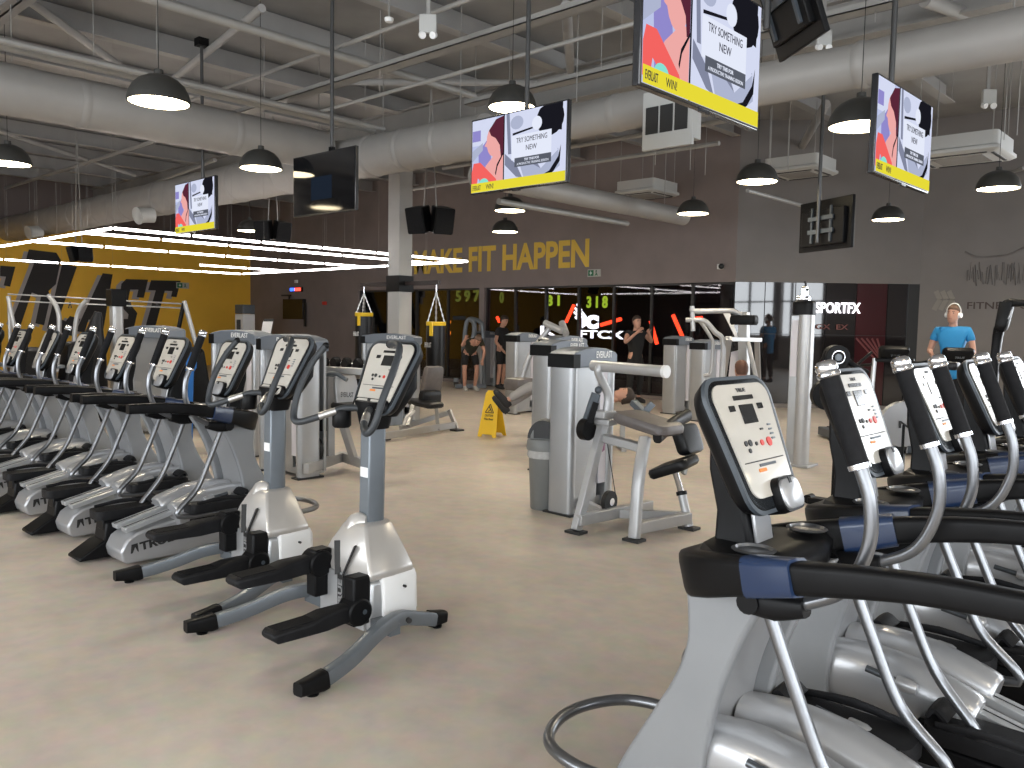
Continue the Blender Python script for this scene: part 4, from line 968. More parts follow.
def face_to(loc, tx, ty):   # rotation so that local -Y looks at the target
    return math.atan2(ty-loc[1], tx-loc[0]) + PI/2
# man with headphones, on a trainer
p = at_d(953, 330, 11.3); L = (p.x, p.y, .0)
TH = Vector((p.x, p.y, 0))
yaw = face_to(L, 0, 0)
LIFT = .15
def up(J, dz): return {k: (v[0], v[1], v[2]+dz) for k, v in J.items()}
J = up(stand(lwr=(.20, -.30, 1.10), lel=(.27, -.04, 1.14), rel=(-.27, -.02, 1.14), rwr=(-.20, -.30, 1.12)), .15)
man = person('man in a blue t-shirt and white headphones on a trainer before the right wall', L, yaw-.15, J, CLBLUE, CLB, SHB, LHAIR, headph=True, hd=(-.25, -1, 0), long_pants=True)
# standing man in black
p = at_z(501, 389, 0); person('standing person in black t-shirt and shorts looking down in profile', (p.x, p.y, 0), YAW+R(62), stand(hea=(0, -.05, 1.63), lel=(.22, .02, 1.13), lwr=(.20, -.12, .90), rwr=(-.22, -.16, .93)), CLB, CLB, SHB, hd=(0, -1, -.35))
# bending man with olive top
p = at_z(470, 391, 0)
person('bent over person in an olive top and dark shorts beside the far pec machine', (p.x, p.y, 0), YAW+R(20),
       stand(pel=(0, .10, .92), che=(0, -.16, 1.10), nec=(.0, -.34, 1.16), hea=(.02, -.46, 1.18), lsh=(.18, -.22, 1.16), lel=(.25, -.26, .92), lwr=(.18, -.36, .72), rsh=(-.18, -.22, 1.16), rel=(-.30, -.32, 1.05), rwr=(-.26, -.42, 1.2), lkn=(.15, -.04, .50), rkn=(-.15, -.04, .50), lhip=(.11, .08, .87), rhip=(-.11, .08, .87)), CLO, CLB, SHW, LHAIR, hd=(0, -.7, -.8))
# person in black with raised arms behind the big weight tower
p = at_z(634, 403, 0)
person('person dressed in black with bent raised arms between weight tower and neon tube', (p.x, p.y, 0), YAW+R(25),
       stand(lel=(.32, -.10, 1.24), lwr=(.16, -.22, 1.42), rel=(-.32, -.10, 1.22), rwr=(-.12, -.24, 1.45)), CLB, CLB, SHB, sleeve=.3, long_pants=True)
# ================================================================ STRENGTH MACHINES
BRUSH = mat('brushed_silver_panel', (0.42, 0.43, 0.44), 0.34, 0.6, 0.05, 3)
CAPG = mat('slate_cap', (0.13, 0.15, 0.18), 0.4, 0.1)
FRM = mat('silver_frame_paint', (0.42, 0.42, 0.42), 0.36, 0.4, 0.04, 6)
STACK = mat('dark_weight_plates', (0.02, 0.02, 0.02), 0.45, 0.4)
PADG = mat('grey_brown_vinyl', (0.12, 0.105, 0.10), 0.4, 0, 0.1, 15, bump=.15, bscale=200)
PLAC = mat('placard_paper', (0.60, 0.58, 0.62), 0.5); PINK = mat('placard_figures', (0.30, 0.12, 0.22), 0.6)
def local(t): return Matrix.Translation(-Vector(t.location))
def tower_parts(t, M, w=.62, d=.22, h=1.38, text=True, stack=True, simple=False):
    """weight tower; front faces local -Y, origin at the middle of the front foot line"""
    mb = MB(); mb.xf = M
    for s in (-1, 1):
        m2 = MB(); m2.xf = M; m2.loft([[(s*(w/2-.045)+x, .065+y, z) for x, y in rpoly(.09, .25, .04, 4)] for z in (.015, h-.16)]); m2.build('tower_column', BRUSH, t)
        m2 = MB(); m2.xf = M; m2.box((s*(w/2-.045), .065, .008), (.13, .30, .016)); m2.build('foot_plate', INK, t, bevel=.003)
    mb.b2((-w/2+.09, -.015, .10), (w/2-.19, .015, h-.165)); pn = mb.build('tower_panel', BRUSH, t)
    mb = MB(); mb.xf = M; mb.b2((w/2-.185, -.03, .22), (w/2-.085, -.01, h-.14)); pl = mb.build('exercise_placard', PLAC, t)
    if not simple:
        for zz in (.93, .78, .62):
            m2 = MB(); m2.xf = M; m2.loft([[(w/2-.135+.030*math.cos(a*PI/4)*(1+.35*(a % 2)), y, h*.62*zz+.045*math.sin(a*PI/4)) for a in range(8)] for y in (-.032, -.030)]); m2.build('placard_figure', PINK, pl)
    arch = [(-w/2, h-.165), (w/2, h-.165), (w/2, h-.065), (w/2-.03, h-.042), (w/4, h-.012), (0, h), (-w/4, h-.012), (-w/2+.03, h-.042), (-w/2, h-.065)]
    mb = MB(); mb.xf = M; mb.prism(arch, -.065, d-.02, 'xz'); cp = mb.build('tower_cap', CAPG, t, bevel=.008)
    mb = MB(); mb.xf = M; mb.b2((-w/2-.003, -.07, h-.167), (-w/2+.085, d-.015, h-.055)); mb.build('cap_end', BLACK, cp)
    if text:
        mb = MB(); mb.xf = M @ Matrix.Translation((w*.0, -.068, h-.088)); mb.text('EVERLAST', w*.36, .055, .008, .002); mb.build('cap_lettering', WHITE, cp)
    if stack:
        mb = MB(); mb.xf = M
        for k in range(14): mb.b2((-w/2+.12, .05, .12+k*.03), (w/2-.12, d-.04, .146+k*.03))
        mb.build('weight_stack', STACK, t)
        for s in (-1, 1):
            mb = MB(); mb.xf = M; mb.cyl((s*.06, .1, .1), (s*.06, .1, h-.1), .008, n=8); mb.build('guide_rod', CHROME, t)
    mb = MB(); mb.xf = M; mb.b2((-w/2+.05, .02, .03), (w/2-.05, d-.04, .10)); mb.b2((-w/2+.03, d-.06, .05), (w/2-.03, d-.03, h-.12)); mb.build('tower_base', BRUSH, t)
def M_(x, y, rz): return Matrix.Translation((x, y, 0)) @ Matrix.Rotation(rz, 4, 'Z')
def mach(name, lab, cat, loc, rz=0, group=None): return thing(name, lab, cat, (loc[0], loc[1], 0), 0, group)
def part(t, name, m, bevel=0.0, fn=None, smooth=40, parent=None):
    mb = MB(); mb.xf = local(t); fn(mb); return mb.build(name, m, parent or t, bevel=bevel, smooth=smooth)

# ---- biceps curl bench with its tower (main mid-ground machine)
a = at_z(563, 516, 0); TX, TY = a.x, a.y+.31
t = mach('biceps_curl_machine', 'silver arm curl machine with grey elbow pad and black seat, right of the bin', 'gym machine', (TX, TY))
tower_parts(t, local(t) @ M_(TX, TY, PI/2), .60, .22, 1.38)
fa = at_z(576, 533, 0); fb = at_z(634, 541, 0); fc = at_z(689, 529, 0); fd = at_z(595, 498, 0)
def V(x, y, z): return Vector((x, y, z))
ta = at_d(603.7, 421.7, 6.41); tb = at_d(645.2, 437.0, 6.10); bb = at_d(638.6, 478.5, 5.99)
part(t, 'front_leg', FRM, .006, lambda m: m.bar(fa+V(0, 0, .02), ta, .055, .085))
part(t, 'middle_leg', FRM, .006, lambda m: m.rbar([fb+V(0, 0, .02), bb, tb], [(.085, .06)]*3, 5, 12, 6))
part(t, 'cross_tube', FRM, .01, lambda m: m.bar(at_d(601.5, 437.0, 6.41), at_d(641.9, 447.9, 6.13), .085, .065))
for q in (fa, fb, fc): part(t, 'foot_plate', INK, .003, lambda m: m.box((q.x, q.y, .010), (.14, .11, .02)))
part(t, 'base_beam', FRM, .006, lambda m: m.bar((fa.x+.02, fa.y, .10), (fa.x+.10, fa.y+.85, .10), .06, .085))
part(t, 'base_beam', FRM, .006, lambda m: m.bar((fb.x, fb.y+.02, .09), (fc.x, fc.y, .09), .06, .085))
part(t, 'base_beam', FRM, .006, lambda m: m.bar((fa.x, fa.y+.40, .09), (fb.x+.02, fb.y+.62, .09), .06, .07))
part(t, 'base_beam', FRM, .006, lambda m: m.bar((TX, TY-.1, .09), (fa.x+.03, fa.y+.35, .09), .06, .07))
s_c = at_d(673.6, 466.5, 6.36)
st = at_d(679.0, 480.7, 6.41)
part(t, 'seat_post', FRM, .0, lambda m: m.cyl(fc+V(0, 0, .02), fc.lerp(st, .75), .034))
part(t, 'seat_post_inner', CHROME, .0, lambda m: m.cyl(fc.lerp(st, .7), s_c, .024))
part(t, 'post_collar', BLACK, .0, lambda m: m.cyl(fc.lerp(st, .70), fc.lerp(st, .78), .042))
def pad(m, c, w, l, h, tx=0, ty=0, rz=0):
    m.xf = m.xf @ Matrix.Translation(c) @ Euler((tx, ty, rz)).to_matrix().to_4x4()
    m.loft([[(x*k, y*k, z) for x, y in rpoly(w, l, min(w, l)*.22, 5)] for k, z in ((.90, -h/2), (1, -h*.25), (1, h*.2), (.93, h*.45), (.8, h*.5))])
part(t, 'seat_pad', VINYL, .0, lambda m: pad(m, s_c, .36, .27, .08, R(8), R(-22)))
part(t, 'back_pad', VINYL, .0, lambda m: pad(m, at_d(687.8, 439.2, 6.45), .24, .27, .10, 0, R(68)))
part(t, 'pad_support', FRM, .004, lambda m: m.bar(at_d(683.4, 474.1, 6.41), at_d(692.1, 441.4, 6.50), .03, .05))
e_c = at_d(648.5, 422.8, 6.22)
part(t, 'elbow_pad', PADG, .0, lambda m: pad(m, e_c, .48, .34, .085, 0, R(10)))
part(t, 'elbow_pad_edge', VINYL, .0, lambda m: m.rbar([at_d(657.2, 437.0, 5.99), at_d(671.4, 425.0, 6.22), at_d(687.8, 415.2, 6.45)], [(.07, .10)]*3, 4, 12, 3))
part(t, 'lever_arm', FRM, .0, lambda m: m.tube([at_d(607.0, 410.8, 6.36), at_d(608.1, 395.5, 6.36), at_d(602.6, 382.4, 6.34), at_d(598.3, 371.5, 6.32), at_d(600.4, 366.0, 6.32)], .033, 14))
part(t, 'lever_bar', FRM, .0, lambda m: m.cyl(at_d(592.8, 365.5, 6.41), at_d(664.8, 371.5, 5.85), .042, n=18))
part(t, 'lever_bar_cap', WHITE, .0, lambda m: m.cyl(at_d(663.8, 371.5, 5.86), at_d(667.0, 371.7, 5.84), .046, n=18))
part(t, 'lever_clamp', FRM, .01, lambda m: (m.box(at_d(603.7, 414.1, 6.38), (.13, .16, .06)), m.box(at_d(604.8, 421.7, 6.38), (.16, .12, .05))))
cam_c = at_d(586.2, 429.3, 6.36)
part(t, 'cable_cam', BLACK, .004, lambda m: (m.cyl(cam_c-V(.035, .0, 0), cam_c+V(.035, 0, 0), .085, n=24), m.bar(cam_c+V(.02, 0, .05), at_d(595.0, 402.1, 6.36), .06, .05)))
part(t, 'cam_handle', DGREY, .004, lambda m: (m.bar(at_d(587.3, 419.5, 6.36), at_d(596.1, 393.3, 6.36), .05, .07), m.ball(at_d(598.3, 390.0, 6.32), .03, 10)))
part(t, 'cable', INK, .0, lambda m: m.cyl(at_d(607.0, 441.4, 6.36), at_d(616.8, 502.5, 6.36), .004, n=6))
part(t, 'pulley_wheel', STACK, .003, lambda m: m.cyl(at_d(609.2, 501.4, 6.41)-V(.02, 0, 0), at_d(609.2, 501.4, 6.41)+V(.02, 0, 0), .085, n=24))
part(t, 'pulley_hub', CHROME, .0, lambda m: m.cyl(at_d(609.2, 501.4, 6.41)-V(.03, 0, 0), at_d(609.2, 501.4, 6.41)+V(.03, 0, 0), .03, n=16))
part(t, 'pivot_weight', MGREY, .004, lambda m: (m.bar(at_d(633.2, 402.1, 6.64), at_d(652.8, 421.7, 6.45), .06, .05), m.bar(at_d(652.8, 403.1, 6.55), at_d(637.6, 419.5, 6.55), .05, .05)))

# ---- generic weight tower machines
def simple_tower(px, py, w, h, rz, lab, D=None, name='weight_tower', extra=None, text=True, group='weight towers'):
    q = at_z(px, py, 0) if D is None else at_d(px, py, D)
    t = mach(name, lab, 'gym machine', (q.x, q.y), group=group)
    tower_parts(t, local(t) @ M_(q.x, q.y, rz), w, .24, h, simple=True, text=text)
    if extra: extra(t, q)
    return t
simple_tower(566, 330, .64, 1.40, PI/2, 'grey weight tower standing directly behind the bin', D=8.9)
def arc_press(t, q):
    part(t, 'press_arm', FRM, 0, lambda m: m.tube([at_d(519, 398, 11.2), at_d(524, 372, 11.2), at_d(533, 350, 11.2), at_d(548, 330, 11.2), at_d(552, 324, 11.2)], .035, 10))
    part(t, 'press_handle', FRM, 0, lambda m: (m.cyl(at_d(545, 323, 11.2), at_d(562, 331, 11.0), .045), m.cyl(at_d(562, 323, 11.2), at_d(566, 334, 11.0), .045)))
    part(t, 'bench_pad', PADG, 0, lambda m: pad(m, at_d(520, 384, 11.0), .35, .35, .16, 0, 0))
simple_tower(568, 330, .70, 1.42, PI/2, 'low dark capped machine with curved press arm behind the bin tower', D=11.2, name='chest_press_machine', extra=arc_press)
simple_tower(526, 330, .62, 1.42, PI/2, 'weight tower right of the standing person in black', D=14.5)
simple_tower(488, 330, .55, 1.38, PI/2, 'narrow grey placard tower left of the standing person in black', D=20.5)
simple_tower(680, 413, .62, 1.40, PI/2, 'tall grey weight tower under the bright red neon tube')
# left mid machine: press frame beside the stepper consoles
q = at_z(303, 479, 0)
t = mach('seated_press_machine', 'silver press machine frame and tower seen between the two stepper consoles', 'gym machine', (q.x, q.y))
tower_parts(t, local(t) @ M_(q.x-.36, q.y, 0), .78, .3, 1.42, simple=True)
part(t, 'base_beam', FRM, .006, lambda m: m.bar(at_z(306, 469, .12), at_z(341, 457, .12), .06, .10))
part(t, 'base_beam', FRM, .006, lambda m: m.bar(at_z(341, 456, .12), at_z(374, 467, .12), .06, .10))
part(t, 'foot_plate', INK, .003, lambda m: m.box(at_z(374, 472, .01), (.14, .14, .02)))
part(t, 'upright', FRM, .006, lambda m: m.bar(at_z(329, 462, .1), at_d(329, 377, 8.6), .10, .08))
part(t, 'slanted_post', FRM, .006, lambda m: m.bar(at_z(355, 462, .1), at_d(343, 424, 8.3), .07, .07))
part(t, 'top_beam', FRM, .006, lambda m: m.bar(at_d(313, 369, 8.8), at_d(368, 372, 8.6), .09, .07))
part(t, 'lower_arm', MGREY, .0, lambda m: m.tube([at_d(308, 383, 8.5), at_d(325, 375, 8.5), at_d(336, 374, 8.45), at_d(347, 380, 8.4)], .022, 10))
part(t, 'back_pad', FRM, .01, lambda m: pad(m, at_d(346, 393, 8.5), .05, .28, .36, 0, R(-8)))
part(t, 'pad_lettering', INK, 0, lambda m: (setattr(m, 'xf', m.xf @ Matrix.Translation(at_d(341, 397, 8.3)) @ Matrix.Rotation(R(35), 4, 'Z')), m.text('EVERLAST', .13, .05, .008, .003)))
part(t, 'pulley_wheel', STACK, .004, lambda m: m.cyl(at_d(315, 449, 8.3)-V(0, .02, 0), at_d(315, 449, 8.3)+V(0, .02, 0), .13, n=24))
part(t, 'pulley_hub', MGREY, .0, lambda m: m.cyl(at_d(315, 450, 8.3)-V(0, .03, 0), at_d(315, 450, 8.3)+V(0, .03, 0), .07, n=18))
part(t, 'cable', INK, .0, lambda m: m.tube([at_d(313, 380, 8.4), at_d(314, 400, 8.4), at_d(318, 404, 8.4), at_d(322, 407, 8.4)], .004, 6))
part(t, 'cable_end', INK, .0, lambda m: (m.cyl(at_d(314, 380, 8.45), at_d(314, 440, 8.4), .004, n=6), m.box(at_d(323, 424, 8.3), (.06, .06, .14))))
part(t, 'seat_pad', VINYL, 0, lambda m: pad(m, at_d(352, 406, 8.4), .4, .3, .07))
simple_tower(389, 330, .96, 1.38, R(22), 'wide weight tower with slate cap behind the nearest stepper console', D=13.2)
simple_tower(236, 330, .80, 1.44, R(10), 'weight tower with slate blue cap behind the farther stepper console', D=9.6)
simple_tower(150, 330, .85, 1.46, R(15), 'weight tower with pale placard behind the second and third left trainers', D=11.0)
# reclined bench
t = mach('reclined_bench', 'low silver exercise bench with grey back pad right of the nearest stepper console', 'gym machine', tuple(at_z(425, 432, 0))[:2])
part(t, 'base_rail', FRM, .006, lambda m: m.bar(at_z(384, 436, .08), at_z(454, 425, .08), .06, .09))
part(t, 'base_rail', FRM, .006, lambda m: m.bar(at_d(400, 428, 11.6), at_d(450, 412, 12.2), .06, .07))
part(t, 'end_post', FRM, .004, lambda m: m.bar(at_d(449, 410, 12.1), at_z(457, 429, .02), .04, .06))
for q in ((383, 439), (457, 430)): part(t, 'foot_plate', INK, .003, lambda m: m.box(at_z(*q, .012), (.14, .16, .024)))
part(t, 'seat_pad', VINYL, 0, lambda m: pad(m, at_d(425, 403, 11.8), .55, .30, .08, 0, R(4)))
part(t, 'back_pad', PADG, 0, lambda m: pad(m, at_d(432, 382, 12.0), .10, .34, .46, 0, R(12)))
part(t, 'lower_back_pad', VINYL, 0, lambda m: pad(m, at_d(430, 398, 11.9), .12, .36, .22, 0, R(6)))
part(t, 'handle', WHITE, 0, lambda m: m.tube([at_d(404, 425, 11.4), at_d(407, 417, 11.4), at_d(412, 413, 11.4), at_d(414, 410, 11.4)], .025, 8))
part(t, 'pivot_frame', FRM, .004, lambda m: (m.bar(at_d(414, 404, 11.8), at_d(408, 426, 11.6), .06, .06), m.bar(at_d(436, 404, 12), at_z(438, 430, .05), .05, .05)))

# ---- lat press frame behind right console
t = mach('shoulder_press_machine', 'silver press frame with long curved arms behind the first right console', 'gym machine', tuple(at_z(738, 455, 0))[:2])
D0 = 11.0
def P(x, y, d=D0): return at_d(x, y, d)
part(t, 'press_arm', FRM, 0, lambda m: m.tube([P(692, 308), P(694, 311), P(715, 311), P(732, 311), P(741, 315)], .035, 12))
part(t, 'arm_end', FRM, 0, lambda m: (m.cyl(P(692, 306), P(693, 331), .03), m.cyl(P(686, 320), P(702, 320), .03)))
part(t, 'press_arm', FRM, 0, lambda m: m.tube([P(699, 320), P(706, 322), P(715, 332), P(723, 342), P(722, 380)], .035, 12))
part(t, 'inner_arm', FRM, 0, lambda m: m.tube([P(700, 321, 11.3), P(705, 328, 11.3), P(711, 338, 11.3), P(713, 346, 11.3), P(711, 372, 11.3), P(704, 376, 11.3)], .025, 10))
part(t, 'upright', FRM, .006, lambda m: m.bar(P(744, 312, 11.4), P(744, 375, 11.4), .13, .10))
part(t, 'side_shield', WHITE, .004, lambda m: m.loft([[P(723, 313, d), P(730, 313, d), P(738, 337, d), P(735, 337, d)] for d in (11.35, 11.4)]))
part(t, 'seat_back', BLACK, .01, lambda m: pad(m, P(744, 320, 10.9), .36, .14, .13))
part(t, 'frame_leg', FRM, .006, lambda m: m.bar(P(729, 338, 10.9), at_z(715, 430, .02), .08, .07))
part(t, 'frame_leg', FRM, .006, lambda m: m.bar(P(757, 340, 11.6), at_z(760, 430, .02), .07, .06))
part(t, 'frame_top', FRM, .006, lambda m: m.bar(P(727, 339, 10.9), P(760, 340, 11.5), .07, .06))
part(t, 'slanted_tube', FRM, 0, lambda m: m.cyl(P(748, 342, 11.2), P(756, 378, 11.0), .03))
part(t, 'placard', PLAC, .002, lambda m: m.loft([[P(731, 352, d), P(739, 350, d), P(736, 380, d), P(728, 380, d)] for d in (11.5, 11.53)]))
part(t, 'seat_pad', VINYL, 0, lambda m: pad(m, P(735, 400, 10.8), .4, .3, .09))
part(t, 'base_beam', FRM, .006, lambda m: m.bar(at_z(700, 418, .06), at_z(770, 440, .06), .08, .10))
simple_tower(712, 330, .66, 1.36, PI/2, 'grey weight tower seen through the silver press arms', D=13.9)
# person seated in it
hp = at_d(742, 371, 10.4)
person('seated gym goer seen from behind, only the dark brown hair above the console', (hp.x, hp.y, 0), YAW+PI,
    {k: v for k, v in dict(pel=(0, .0, .42), che=(0, -.02, .74), nec=(0, -.02, .92), hea=(0, -.04, hp.z), lsh=(.18, 0, .85), lel=(.24, -.05, .60), lwr=(.16, -.24, .60), rsh=(-.18, 0, .85), rel=(-.24, -.05, .60), rwr=(-.16, -.24, .60),
      lhip=(.10, -.05, .42), lkn=(.14, -.42, .45), lan=(.14, -.45, .10), ltoe=(.14, -.60, .04), rhip=(-.10, -.05, .42), rkn=(-.14, -.42, .45), ran=(-.14, -.45, .10), rtoe=(-.14, -.60, .04)).items()}, mat('white_cotton', (.6, .6, .6), .9), CLB, SHB, hair=mat('brown_hair', (0.09, 0.035, 0.018), 0.6, 0, .2, 60, bump=.4, bscale=300))
t = mach('exercise_bench', 'black padded seat the seated gym goer sits on, behind the first right console', 'bench', (hp.x, hp.y))
part(t, 'seat_pad', VINYL, 0, lambda m: pad(m, V(hp.x, hp.y, .26), .40, .44, .09))
part(t, 'seat_stand', FRM, .01, lambda m: (m.box((hp.x, hp.y, .11), (.10, .10, .21)), m.box((hp.x, hp.y, .015), (.4, .4, .03))))

# ---- silver cable column
q = at_z(799, 466, 0)
t = mach('cable_column', 'tall silver cable column with pulley head left of the second right console', 'gym machine', (q.x, q.y))
part(t, 'column', FRM, 0, lambda m: m.loft([[(q.x+x+.02, q.y+y, z) for x, y in rpoly(.15, .18, .06, 5)] for z in (.02, 1.72)], ))
part(t, 'column_back', BRUSH, .01, lambda m: m.b2((q.x-.16, q.y-.02, .02), (q.x-.04, q.y+.10, 1.72)))
part(t, 'placard', PLAC, 0, lambda m: m.b2((q.x-.14, q.y-.032, 1.02), (q.x-.065, q.y-.022, 1.66)))
part(t, 'column_cap', BLACK, .01, lambda m: m.loft([[(q.x-.03+x*k, q.y+.03+y*k, z) for x, y in rpoly(.24, .18, .06, 5)] for k, z in ((1, 1.72), (1, 1.86), (.85, 1.88))]))
part(t, 'pulley_head', CHROME, .003, lambda m: (m.cyl((q.x-.10, q.y, 1.90), (q.x+.04, q.y, 1.90), .035), m.box((q.x-.02, q.y, 1.96), (.05, .07, .12)), m.cyl((q.x-.045, q.y, 2.01), (q.x+.005, q.y, 2.01), .035)))
part(t, 'hook', INK, 0, lambda m: m.tube([(q.x-.02, q.y, 2.02), (q.x-.02, q.y+.02, 2.07), (q.x-.02, q.y-.01, 2.09)], .012, 8))
part(t, 'column_base', FRM, .006, lambda m: m.box((q.x-.03, q.y+.05, .015), (.34, .30, .03)))

# ---- black air bike / ski trainer behind the second right console
q = at_d(836, 357, 7.2)
t = mach('rowing_trainer', 'black upright trainer with round black fan wheel behind the second right console', 'gym machine', (q.x, q.y))
part(t, 'fan_wheel', BLACK, .004, lambda m: m.cyl(q-FWD*.05, q+FWD*.05, .105, n=28))
part(t, 'fan_ring', CHROME, 0, lambda m: m.tube([q-FWD*.055+Vector((FWD.y, -FWD.x, 0))*.055*math.cos(a*PI/8)+V(0, 0, .055*math.sin(a*PI/8)) for a in range(16)], .006, 6, 0, closed=True))
part(t, 'hub', MGREY, 0, lambda m: m.cyl(q-FWD*.06, q, .03, n=16))
part(t, 'post', BLACK, .01, lambda m: m.bar((q.x+.05, q.y+.05, 0.02), (q.x+.05, q.y+.05, q.z-.05), .08, .12))
part(t, 'arm', BLACK, .01, lambda m: m.rbar([q+V(0, 0, .06), at_d(850, 363, 7.2), at_d(868, 372, 7.2)], [(.08, .07), (.06, .05), (.05, .03)], 4, 10, 4))
part(t, 'handle', BLACK, 0, lambda m: m.cyl(at_d(858, 364, 7.1), at_d(872, 352, 7.1), .012))
part(t, 'side_grip', BLACK, 0, lambda m: m.cyl(at_d(818, 372, 7.2), at_d(828, 352, 7.2), .03))
part(t, 'lower_wheel', BLACK, .004, lambda m: m.cyl(at_d(826, 395, 7.2)-FWD*.04, at_d(826, 395, 7.2)+FWD*.04, .13, n=24))
part(t, 'foot', BLACK, .01, lambda m: m.box((q.x+.05, q.y+.05, .03), (.5, .12, .06)))
part(t, 'foot_wheel', BLACK, 0, lambda m: m.cyl((q.x-.2, q.y, .04), (q.x-.2, q.y+.1, .04), .04))
q2 = at_z(900, 445, 0)
t = mach('spin_bike', 'spin bike with white round wheel cover seen between the right trainers', 'exercise bike', (q2.x, q2.y)); qc = at_d(902, 424, 6.9)
part(t, 'wheel_cover', PALE, .004, lambda m: m.cyl(qc-FWD*.03, qc+FWD*.03, .19, n=32))
part(t, 'wheel_mark', INK, 0, lambda m: (setattr(m, 'xf', m.xf @ Matrix.Translation(qc-FWD*.034+V(-.03, -.03, -.03)) @ Matrix.Rotation(YAW, 4, 'Z')), m.text('N', .09, .06, .03, .002)))
part(t, 'bike_frame', BLACK, .01, lambda m: (m.bar(qc+V(0, .02, -.25), qc+V(0, .3, .5), .08, .06), m.bar(qc+V(0, -.0, .15), qc+V(.1, .55, .2), .07, .07), m.box((qc.x, qc.y, .03), (.5, .08, .06)), m.bar((qc.x, qc.y, .05), tuple(qc), .06, .06)))
part(t, 'handlebar', BLACK, 0, lambda m: m.tube([qc+V(.2, .3, .55), qc+V(0, .3, .5), qc+V(-.2, .3, .55)], .02, 8))
part(t, 'saddle', VINYL, 0, lambda m: pad(m, qc+V(.12, .62, .48), .26, .16, .07))
part(t, 'saddle_post', FRM, 0, lambda m: m.cyl(qc+V(.1, .55, .15), qc+V(.12, .62, .46), .02))
# upright bike consoles between the blue shirted man and the right trainers
def bike(px, py, D, lab):
    c = at_d(px, py, D); t = mach('treadmill', lab, 'treadmill', (c.x, c.y), group='black treadmills before the right wall')
    yaw = math.atan2(-c.x, -c.y)
    M = Matrix.Translation((0, 0, 0)) @ Matrix.Rotation(YAW+PI, 4, 'Z')
    mb = MB(); mb.xf = M @ Matrix.Translation((0, 0, c.z)) @ Matrix.Rotation(R(-30), 4, 'X')
    mb.loft([[(x*k, y, z*k) for x, z in rpoly(.34, .22, .05, 5, wt=.40)] for y, k in ((-.03, .96), (0, 1), (.04, .9), (.06, .6))]); k_ = mb.build('console', BLACK, t)
    mb = MB(); mb.xf = M @ Matrix.Translation((0, 0, c.z)) @ Matrix.Rotation(R(-30), 4, 'X') @ Matrix.Rotation(PI, 4, 'Z') @ Matrix.Translation((-.06, -.065, 0)); mb.text('TRUE', .12, .03, .03, .002); mb.build('console_lettering', MGREY, k_)
    for s in (-1, 1):
        mb = MB(); mb.xf = M; mb.rbar([(s*.27, .05, .12), (s*.28, .06, .7), (s*.24, .02, c.z-.06)], [(.05, .10), (.05, .09), (.05, .05)], 5, 10, 4); mb.build('console_upright', SILVER, t)
        mb = MB(); mb.xf = M; mb.tube([(s*.27, .02, c.z-.14), (s*.30, -.20, c.z-.16), (s*.30, -.45, c.z-.20)], .02, 8); mb.build('handrail', BLACK, t)
    mb = MB(); mb.xf = M; mb.box((0, .02, c.z-.08), (.5, .06, .05)); mb.build('cross_bar', BLACK, t, bevel=.01)
    mb = MB(); mb.xf = M; mb.loft([[(x, y, z) for x, y in ((-.36, .25), (.36, .25), (.36, -1.5), (-.36, -1.5))] for z in (.02, .14)]); mb.build('deck', DGREY, t, bevel=.01)
    mb = MB(); mb.xf = M; mb.loft([[(x, y, z) for x, y in ((-.24, .05), (.24, .05), (.24, -1.48), (-.24, -1.48))] for z in (.14, .148)]); mb.build('running_belt', RUBBER, t)
    mb = MB(); mb.xf = M; mb.loft([[(x*k, y, z) for x, y in ((-.34, .30), (.34, .30), (.34, -.1), (-.34, -.1))] for k, z in ((1, .12), (.98, .22), (.85, .27))]); mb.build('motor_hood', SILVER, t, bevel=.02)
    return t
bike(957, 356, 10.3, 'treadmill with black console right in front of the man in blue')
bike(893, 354, 10.6, 'treadmill with black console left of the man in blue')
# black arm of a climbing machine at right edge
p0 = at_d(1010, 302, 7.0)
t = mach('climbing_machine', 'tall black upright machine arm before the faint wall mural at the right edge', 'gym machine', (p0.x, p0.y))
part(t, 'upper_arm', BLACK, .01, lambda m: m.rbar([at_d(1075, 304, 6.6), at_d(1024, 303, 6.9), at_d(1008, 304, 7.0), at_d(1004, 315, 7.0)], [(.09, .06), (.09, .06), (.09, .08), (.09, .10)], 5, 12, 4))
part(t, 'mast', BLACK, .01, lambda m: m.rbar([at_d(1007, 303, 7.0), at_d(1002, 325, 7.0), at_d(996, 350, 7.05), (at_d(993, 350, 7.1).x, at_d(993, 350, 7.1).y, .05)], [(.11, .11), (.10, .12), (.07, .08), (.08, .10)], 5, 12, 4))
part(t, 'mast_badge', PALE, .0, lambda m: m.bar(at_d(1012, 309, 6.9), at_d(1008, 319, 6.9), .012, .004))
part(t, 'peg', BLACK, 0, lambda m: m.cyl(at_d(996, 331.5, 7.0), at_d(1001, 331.5, 7.0), .012))
part(t, 'foot', BLACK, .01, lambda m: m.box((at_d(993, 350, 7.1).x, at_d(993, 350, 7.1).y, .03), (.6, .3, .06)))

